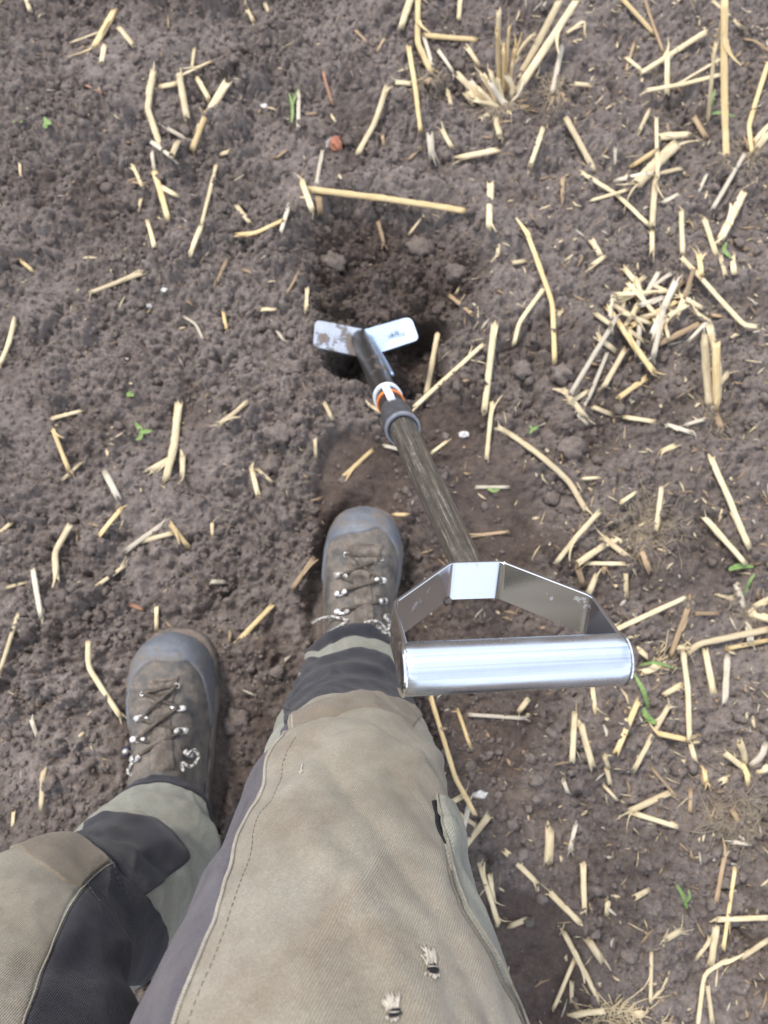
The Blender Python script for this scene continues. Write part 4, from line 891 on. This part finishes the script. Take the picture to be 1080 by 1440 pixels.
def straw_mesh(P, R, seed, flat=.62):
    """hollow stalk along world points P: uneven radius, a node now and then, ragged open ends"""
    rs = np.random.RandomState(seed); P = np.asarray(P, float); L = np.concatenate(([0], np.cumsum(np.linalg.norm(np.diff(P, axis=0), axis=1))))
    n = int(np.clip(L[-1] / .007, 4, 22)); x = np.linspace(0, L[-1], n); Q_ = np.column_stack([np.interp(x, L, P[:, k]) for k in range(3)])
    if n > 6: Q_[1:-1] = (Q_[:-2] + 2 * Q_[1:-1] + Q_[2:]) / 4
    Q_ = Q_ + np.cumsum(rs.randn(n, 3), 0) * R * .025
    r = R * (1 + .035 * rs.randn(n)) * np.linspace(1 + .06 * rs.randn(), 1 - .10 * rs.rand(), n)
    if L[-1] > .05 and rs.rand() < .6: r[rs.randint(1, n - 1)] *= 1.10
    ns = 8; V, F, U = tube(Q_, r, ns, False, flat * (.75 + .35 * rs.rand()))
    V = V.reshape(n, ns, 3); T0 = Q_[0] - Q_[1]; T0 /= np.linalg.norm(T0); T1 = Q_[-1] - Q_[-2]; T1 /= np.linalg.norm(T1)
    V[0] += T0 * (rs.rand(ns, 1) ** 2 * R * 2.2); V[-1] += T1 * (rs.rand(ns, 1) ** 2 * R * 2.2)
    i0 = Q_[0] + (V[0] - Q_[0]) * .6 - T0 * R * .9; i1 = Q_[-1] + (V[-1] - Q_[-1]) * .6 - T1 * R * .9
    V = np.vstack((V.reshape(-1, 3), i0, i1)); U = np.vstack((U, U[:ns], U[-ns:])); b0 = n * ns
    for j in range(ns):
        k = (j + 1) % ns; F.append((j, b0 + j, b0 + k, k)); F.append(((n - 1) * ns + j, (n - 1) * ns + k, b0 + ns + k, b0 + ns + j))
    F.append(tuple(b0 + j for j in range(ns))); F.append(tuple(b0 + ns + j for j in range(ns))[::-1])
    # split ends and a loose leaf sheath on some stalks
    def strip(A0, d, ln, wd, curl):
        nonlocal V, F, U
        d = d / np.linalg.norm(d); sd_ = np.cross(d, (0, 0, 1.0)); sd_ /= np.linalg.norm(sd_) + 1e-9; b1 = len(V); W2 = []
        for k in range(6):
            f_ = k / 5; c_ = A0 + d * ln * f_ + sd_ * curl * f_ * f_ * ln + np.array((0, 0, (.25 * f_ - .45 * f_ * f_) * ln * .3)); ww = wd * (1 - .75 * f_)
            W2 += [c_ - sd_ * ww + np.array((0, 0, ww * .25)), c_, c_ + sd_ * ww + np.array((0, 0, ww * .3))]
        V = np.vstack((V, W2)); U = np.vstack((U, [(j % 3 * .4, j // 3 * ln / 5) for j in range(18)])); F += grid_faces(6, 3, False, b1)
    for e_, T_ in ((Q_[0], T0), (Q_[-1], T1)):
        if rs.rand() < .42:
            for _ in range(rs.randint(1, 4)): strip(e_ + rs.randn(3) * R * .35 - T_ * R, T_ + rs.randn(3) * .22, R * (2 + 4 * rs.rand()), R * (.15 + .3 * rs.rand()), rs.randn() * .4)
    if L[-1] > .03 and rs.rand() < .38:
        k0 = rs.randint(0, n - 2); T_ = (Q_[k0 + 1] - Q_[k0]) * (1 if rs.rand() < .5 else -1); strip(Q_[k0] + np.array((0, 0, R * .5)), T_ / np.linalg.norm(T_) + rs.randn(3) * .2, min(.038, L[-1] * (.25 + .35 * rs.rand())), R * (.5 + .5 * rs.rand()), rs.randn() * .35)
    return V, F, U
def lay(px, wpx, k=0.0):
    """rest a rigid stalk on the soil along its traced line"""
    G0 = [gpt(u, v) for u, v in px]; s_ = np.mean([proj(g)[2] for g in G0]); R = wpx * s_ / FPX / 2
    segs = []
    for a, b_ in zip(G0[:-1], G0[1:]):
        f = np.linspace(0, 1, 24)[:, None]; X = a + (b_ - a) * f; d = hq(X[:, 0], X[:, 1]) - X[:, 2]; segs.append(np.percentile(d, 95))
    up = max(0, min(.022, max(segs))) + R * .34 + k
    return [gpt(u, v) * 0 + (lambda g: at_z(u, v, g[2] + up))(g) for (u, v), g in zip(px, G0)], R
def region(u, v):
    if v < 360: return ('left of the red stone' if u < 400 else 'by the red stone above the hole' if u < 640 else 'below the upright stubble tuft' if u < 860 else 'in the upper right corner')
    if v < 700 and u < 400: return 'on the soil left of the hole'
    if v < 760 and u < 720: return 'around the hole and shaft'
    if v < 620: return 'at the straw heap right of the hole'
    if v < 860 and u > 600: return 'between straw heap and handle'
    if v < 900 and u < 460: return 'ahead of the rear boot'
    if u < 460: return 'outside the rear boot'
    return 'right of the handle grip' if v < 1100 else 'right of the thigh'
SHADE = dict(g='golden', p='pale', w='bleached', t='brown', r='reddish')
info = []
for i, (px, wpx, sh) in enumerate(ST):
    Lp = sum(math.hypot(b_[0] - a[0], b_[1] - a[1]) for a, b_ in zip(px[:-1], px[1:])); mu = np.mean([p_[0] for p_ in px]); mv = np.mean([p_[1] for p_ in px])
    bent = len(px) > 2
    size = 'tiny' if Lp < 26 else 'short' if Lp < 55 else 'medium' if Lp < 95 else 'long'
    lab = f"{size} {SHADE[sh]}{' bent' if bent else ''} straw {'chip' if size == 'tiny' else 'piece' if size == 'short' else 'stalk'} {region(mu, mv)}"
    info.append((lab, mv, mu))
ORD = ['topmost', 'second', 'third', 'fourth', 'fifth', 'sixth', 'seventh', 'eighth', 'ninth', 'tenth', 'eleventh', 'twelfth', 'thirteenth', 'fourteenth', 'fifteenth', 'sixteenth', 'seventeenth', 'eighteenth', 'nineteenth', 'twentieth']
by_lab = {}
for i, (lab, mv, mu) in enumerate(info): by_lab.setdefault(lab, []).append((mv, i))
for i, (px, wpx, sh) in enumerate(ST):
    P, R = lay(px, wpx * (.80 + .25 * ((i * 37) % 10) / 10), .004 * (i % 3) if 850 < px[0][0] < 1000 and 375 < px[0][1] < 500 else 0)
    V, F, U = straw_mesh(P, R, 100 + i); lab, mv, mu = info[i]
    o = mesh_obj('straw', V, F, M[sh], None, True, U); grp = 'straw ' + region(mu, mv)
    peers = sorted(by_lab[lab])
    if len(peers) > 1:
        k = [q[1] for q in peers].index(i); lab = lab + (', upper of two' if k == 0 else ', lower of two') if len(peers) == 2 else lab + (', topmost' if k == 0 else ', lowest' if k == len(peers) - 1 else f', {ORD[k]} from top')
    tag(o, lab, 'straw', 'straw pieces lying on the soil')

# ---- stubble tufts: stems standing from one root
def tuft(u, v, stems, name, label, fibres, spread, seed, fm='fibre', fl=.03):
    rs = np.random.RandomState(seed); base = gpt(u, v); e = empty(name, base, label, 'stubble')
    e['group'] = 'stubble tufts still rooted in the soil'
    for (b_, tip, z, wpx, sh) in stems:
        p0 = gpt(*b_, -.004); p1 = at_z(*tip, base[2] + z); R = wpx * 1.25 * proj((p0 + p1) / 2)[2] / FPX / 2
        mid = (p0 + p1) / 2 + rs.randn(3) * .003
        V, F, U = straw_mesh(catmull([p0, mid, p1], 12), R, seed + int(tip[0])); mesh_obj('stem', V, F, M[sh], e, True, U)
    if fibres:
        mb = MB()
        for i in range(fibres):
            an = rs.rand() * 2 * PI; rr = spread * rs.rand() ** .7; x, y = base[0] + rr * math.cos(an) * 1.25, base[1] + rr * math.sin(an) * .8
            d = rs.randn(2); d /= np.linalg.norm(d); ln = fl * (.5 + rs.rand()); z = float(hq(x, y)); P = []
            c = rs.randn() * 1.5
            for k in np.linspace(0, 1, 6):
                xx = x + (d[0] * k - d[1] * c * k * k * .5) * ln; yy_ = y + (d[1] * k + d[0] * c * k * k * .5) * ln; P.append((xx, yy_, float(hq(xx, yy_)) + .0008 + .004 * math.sin(k * 2.6) * rs.rand()))
            mb.add(*tube(P,    .0003 + .0005 * rs.rand(), 4))
        o = mb.build('root_fibres', M[fm], e); o['kind'] = 'stuff'
    return e
tuft(705, 150, [((700, 140), (698, 45), .09, 6, 'g'), ((709, 132), (716, 42), .09, 7, 'g'), ((704, 138), (702, 18), .10, 6, 'p'), ((728, 112), (786, 4), .07, 8, 'p'), ((720, 136), (808, 4), .07, 8, 'p'),
     ((716, 128), (724, 68), .06, 8, 'g'), ((726, 84), (748, 50), .04, 6, 'p'), ((688, 142), (648, 110), .025, 9, 'p'), ((700, 148), (680, 108), .03, 8, 'p'), ((692, 138), (703, 190), .012, 7, 'p'), ((668, 152), (655, 133), .012, 8, 'p'),
     ((706, 136), (708, 70), .07, 7, 'g'), ((712, 130), (722, 88), .05, 7, 'p'), ((696, 146), (690, 104), .04, 7, 'p'), ((704, 150), (668, 140), .012, 7, 'p'), ((700, 156), (676, 168), .006, 6, 'p'), ((714, 152), (722, 176), .006, 6, 'p'), ((690, 150), (660, 128), .014, 7, 'p'), ((708, 146), (700, 112), .03, 7, 'p'), ((718, 140), (712, 108), .03, 7, 'p'), ((684, 148), (664, 118), .015, 6, 'w'), ((716, 154), (742, 150), .006, 6, 't'), ((712, 150), (690, 118), .03, 8, 'w'), ((718, 146), (735, 120), .03, 7, 'w'), ((696, 150), (672, 125), .025, 7, 'p')],
     'stubble_tuft', 'upright golden stubble tuft with fanned stems near the top edge', 140, .028, 5)
tuft(1003, 588, [((998, 570), (992, 480), .05, 10, 'p'), ((1008, 575), (1007, 482), .06, 10, 'g'), ((1010, 566), (998, 463), .05, 8, 'p'), ((1000, 585), (988, 600), .004, 9, 't'), ((1006, 585), (1015, 603), .004, 9, 't'), ((996, 560), (1022, 527), .02, 6, 'p')],
     'stubble_tuft', 'three leaning stubble stems with a brown root, right of the straw heap', 50, .018, 6)
tuft(1022, 225, [((1022, 230), (1020, 0), .13, 9, 'g'), ((995, 173), (1005, 67), .07, 7, 'p'), ((1004, 70), (1016, 0), .09, 7, 'p')], 'stubble_tuft', 'tall straight stubble stems standing in the upper right corner', 20, .015, 8)
tuft(1058, 216, [((1056, 214), (1050, 200), .01, 9, 't'), ((1060, 214), (1078, 190), .012, 7, 'p')], 'stubble_tuft', 'small brown root knot at the right edge, under the kinked golden straw', 70, .016, 9)
tuft(905, 745, [((880, 770), (865, 760), .006, 8, 'p'), ((858, 775), (850, 800), .006, 7, 't'), ((900, 770), (912, 800), .008, 8, 't')], 'dry_grass_tuft', 'fuzzy flattened tuft of dry grass between handle and right edge', 230, .040, 10, 'fibre', .030)
tuft(1040, 1155, [((1040, 1160), (1030, 1140), .006, 6, 't')], 'dry_grass_tuft', 'dark tangle of dry root hairs at the right edge beside the thigh', 200, .034, 12, 'fibre', .030)
tuft(1048, 1072, [((1045, 1080), (1020, 1060), .012, 7, 'p'), ((1050, 1080), (1040, 1045), .02, 8, 'p'), ((1055, 1078), (1075, 1050), .02, 7, 'w'), ((1046, 1084), (1015, 1098), .008, 7, 'p'), ((1060, 1085), (1080, 1078), .01, 8, 'p'), ((1040, 1070), (1052, 1100), .01, 7, 'g')],
     'stubble_tuft', 'small spiky stubble tuft with a green shoot at the right edge', 26, .02, 13, 'fibre', .018)
tuft(1045, 860, [((1040, 850), (1012, 835), .012, 8, 'p'), ((1048, 855), (1036, 822), .012, 9, 'w'), ((1050, 868), (1078, 845), .015, 9, 'p'), ((1046, 870), (1055, 900), .01, 8, 'w'), ((1052, 862), (1080, 870), .01, 10, 'p')], 'stubble_tuft', 'crumpled pale stubble root at the right edge, above the forked straw', 40, .024, 14, 'fibre', .018)
tuft(865, 1432, [((800, 1428), (850, 1422), .02, 7, 'p'), ((835, 1436), (900, 1425), .02, 8, 'p'), ((870, 1440), (930, 1436), .015, 7, 'p')], 'dry_grass_tuft', 'pale fan of dry grass at the bottom edge', 90, .026, 15, 'p', .024)
tuft(935, 925, [((925, 925), (900, 915), .01, 8, 'p'), ((930, 930), (905, 945), .01, 8, 'p'), ((945, 918), (965, 910), .008, 8, 'p')], 'stubble_tuft', 'broken straw root just right of the grip end', 26, .022, 16, 'p', .014)
tuft(600, 112, [((604, 100), (600, 116), .004, 8, 't')], 'stubble_tuft', 'brown root of the bent golden stalk at the top edge', 60, .016, 17)
tuft(785, 125, [((780, 135), (772, 160), .006, 8, 't'), ((785, 130), (797, 145), .006, 7, 't')], 'stubble_tuft', 'grey wiry root beside the fanned stubble stems', 60, .02, 18)

# ---- chaff: chips of straw too many and small to count, one object
rs = np.random.RandomState(21); pc = sample_ground(3200, lambda x, y: np.clip(.10 + .75 * sstep(-.05, .45, x) + .12 * sstep(0, .4, fbm(x * 7, y * 7 + 9, 2)), 0, 1) * (1 - .55 * masks(x, y)[2]) * (1 - .6 * masks(x, y)[3]) * (1 - masks(x, y)[4]))
mbs = {'p': MB(), 't': MB(), 'w': MB()}
for i, (x, y) in enumerate(pc):
    ln = .0025 + .010 * rs.rand() ** 2.4; a = rs.rand() * PI; r = .0008 + .0021 * rs.rand() ** 2.0; d = np.array((math.cos(a), math.sin(a))) * ln
    X = np.array((x, y)) + d * np.array((-1, 0, 1))[:, None]; Z = hq(X[:, 0], X[:, 1]); Z = np.linspace(Z[0], Z[2], 3) + max(0, Z[1] - (Z[0] + Z[2]) / 2) + r * .5
    P = np.column_stack((X, Z)); P[1, :2] += rs.randn(2) * r * .5
    mbs['pppttttw'[rs.randint(8)]].add(*tube(P, [r * .6, r * 1.1, r * .4], 5, True, .4))
for k, nm in (('p', 'pale'), ('t', 'brown'), ('w', 'bleached')):
    tag(mbs[k].build('straw_chaff', M[k]), f'{nm} straw chaff flecks scattered thinly over the soil', 'chaff', kind='stuff')

# ---- seedlings
def blade(P, wd):
    C = catmull(P, 10); T = np.gradient(C, axis=0); V = []
    for i in range(10):
        s = np.cross(T[i], (0, 0, 1.0)); s /= np.linalg.norm(s) + 1e-9; ww = wd * math.sin(PI * (.12 + .86 * i / 9)) ** .7
        V += [C[i] - s * ww, C[i] + np.array((0, 0, -ww * .35)), C[i] + s * ww]
    return np.array(V), grid_faces(10, 3)
def seedling(leaves, label):
    mb = MB()
    for px, wpx in leaves:
        P = [at_z(u, v, gpt(u, v)[2] + z + .004) for u, v, z in px]; mb.add(*blade(P, .72 * wpx * proj(P[0])[2] / FPX / 2))
    tag(mb.build('seedling', M['leaf']), label, 'seedling', 'green seedlings sprouting from the soil')
seedling([([(410, 172, .004), (411, 150, .01), (406, 130, .014)], 6), ([(411, 150, .01), (415, 135, .012), (420, 122, .012)], 5)], 'small upright green shoot beside a pale straw, upper left')
seedling([([(996, 165, .004), (1000, 145, .016), (1006, 125, .022)], 8), ([(1000, 160, .012), (1015, 158, .02), (1034, 164, .018)], 8)], 'green shoot with two narrow leaves among tall stems, upper right')
seedling([([(912, 996, .006), (905, 972, .02), (890, 945, .024)], 9), ([(904, 998, .006), (912, 1010, .012), (924, 1018, .008)], 13), ([(906, 995, .006), (908, 1006, .012), (918, 1012, .01)], 9)], 'bright green seedling right of the grip end')
seedling([([(966, 1278, .004), (960, 1258, .014), (950, 1243, .018)], 8), ([(962, 1272, .008), (970, 1262, .012), (968, 1250, .012)], 5)], 'green shoot on the soil right of the thigh')
seedling([([(1025, 801, .01), (1040, 796, .014), (1060, 797, .008)], 11)], 'single bright green leaf lying at the right edge')
seedling([([(1028, 362, .004), (1018, 352, .016), (1022, 340, .018)], 8)], 'small green shoot under pale stubble at the right edge')
seedling([([(200, 612, .004), (196, 602, .008), (190, 594, .008)], 10), ([(199, 608, .006), (208, 606, .008), (214, 604, .006)], 9), ([(200, 610, .004), (196, 616, .008), (190, 618, .006)], 8)], 'tiny pale green seedling left of the hole')
seedling([([(178, 556, .004), (183, 554, .007), (188, 557, .004)], 12)], 'single yellow-green cotyledon left of the hole')
seedling([([(60, 176, .004), (66, 172, .008), (72, 174, .005)], 13), ([(64, 180, .004), (65, 172, .008), (62, 164, .006)], 9)], 'tiny green sprout in the upper left')
seedling([([(20, 172, .004), (25, 168, .007), (31, 172, .004)], 12)], 'lone yellow-green leaf at the upper left edge')
seedling([([(745, 598, .004), (748, 604, .008), (744, 610, .006)], 6), ([(746, 606, .004), (753, 602, .008), (757, 598, .006)], 6)], 'tiny green seedling right of the shaft collar')
seedling([([(685, 686, .004), (694, 690, .008), (703, 688, .005)], 7)], 'small faded green leaf right of the shaft')
seedling([([(1046, 838, .012), (1054, 818, .02), (1062, 806, .02)], 6)], 'thin green blade in the crumpled pale stubble at the right edge')
seedling([([(900, 935, .01), (922, 932, .018), (950, 940, .012)], 6)], 'thin faded green blade just above the bright green seedling')

# ---- stones
def stone(u, v, r, m_, label, seed, sq=(1, .8, .6)):
    p = gpt(u, v); R = r * proj(p)[2] / FPX
    tag(mesh_obj('stone', lump(p + np.array((0, 0, R * .3)), R, ICO2_V, ICO2_F, seed, .7, sq), ICO2_F, m_, None, False), label, 'stone', 'small stones on the soil')
stone(473, 205, 12, M['redstone'], 'flat brick-red stone above the hole', 3, (.7, 1.15, .7))
stone(463, 203, 9, M['greystone'], 'small grey stone touching the red stone', 8, (.7, 1.0, .5))
stone(230, 406, 4.5, M['pebble'], 'white round pebble left of the hole, upper of two', 5); stone(210, 431, 4, M['pebble'], 'white round pebble left of the hole, lower of two', 6)
stone(372, 149, 5, M['pebble'], 'tiny white pebble left of the green shoot', 9); stone(651, 1219, 6, M['pebble'], 'white pebble against the right side of the thigh', 10)
stone(676, 1118, 8, M['pebble'], 'oblong white pebble beside the straw right of the thigh', 12, (1.3, .7, .7)); stone(652, 612, 6, M['pebble'], 'pale oval pebble right of the shaft collar', 14, (1.2, .8, .7))
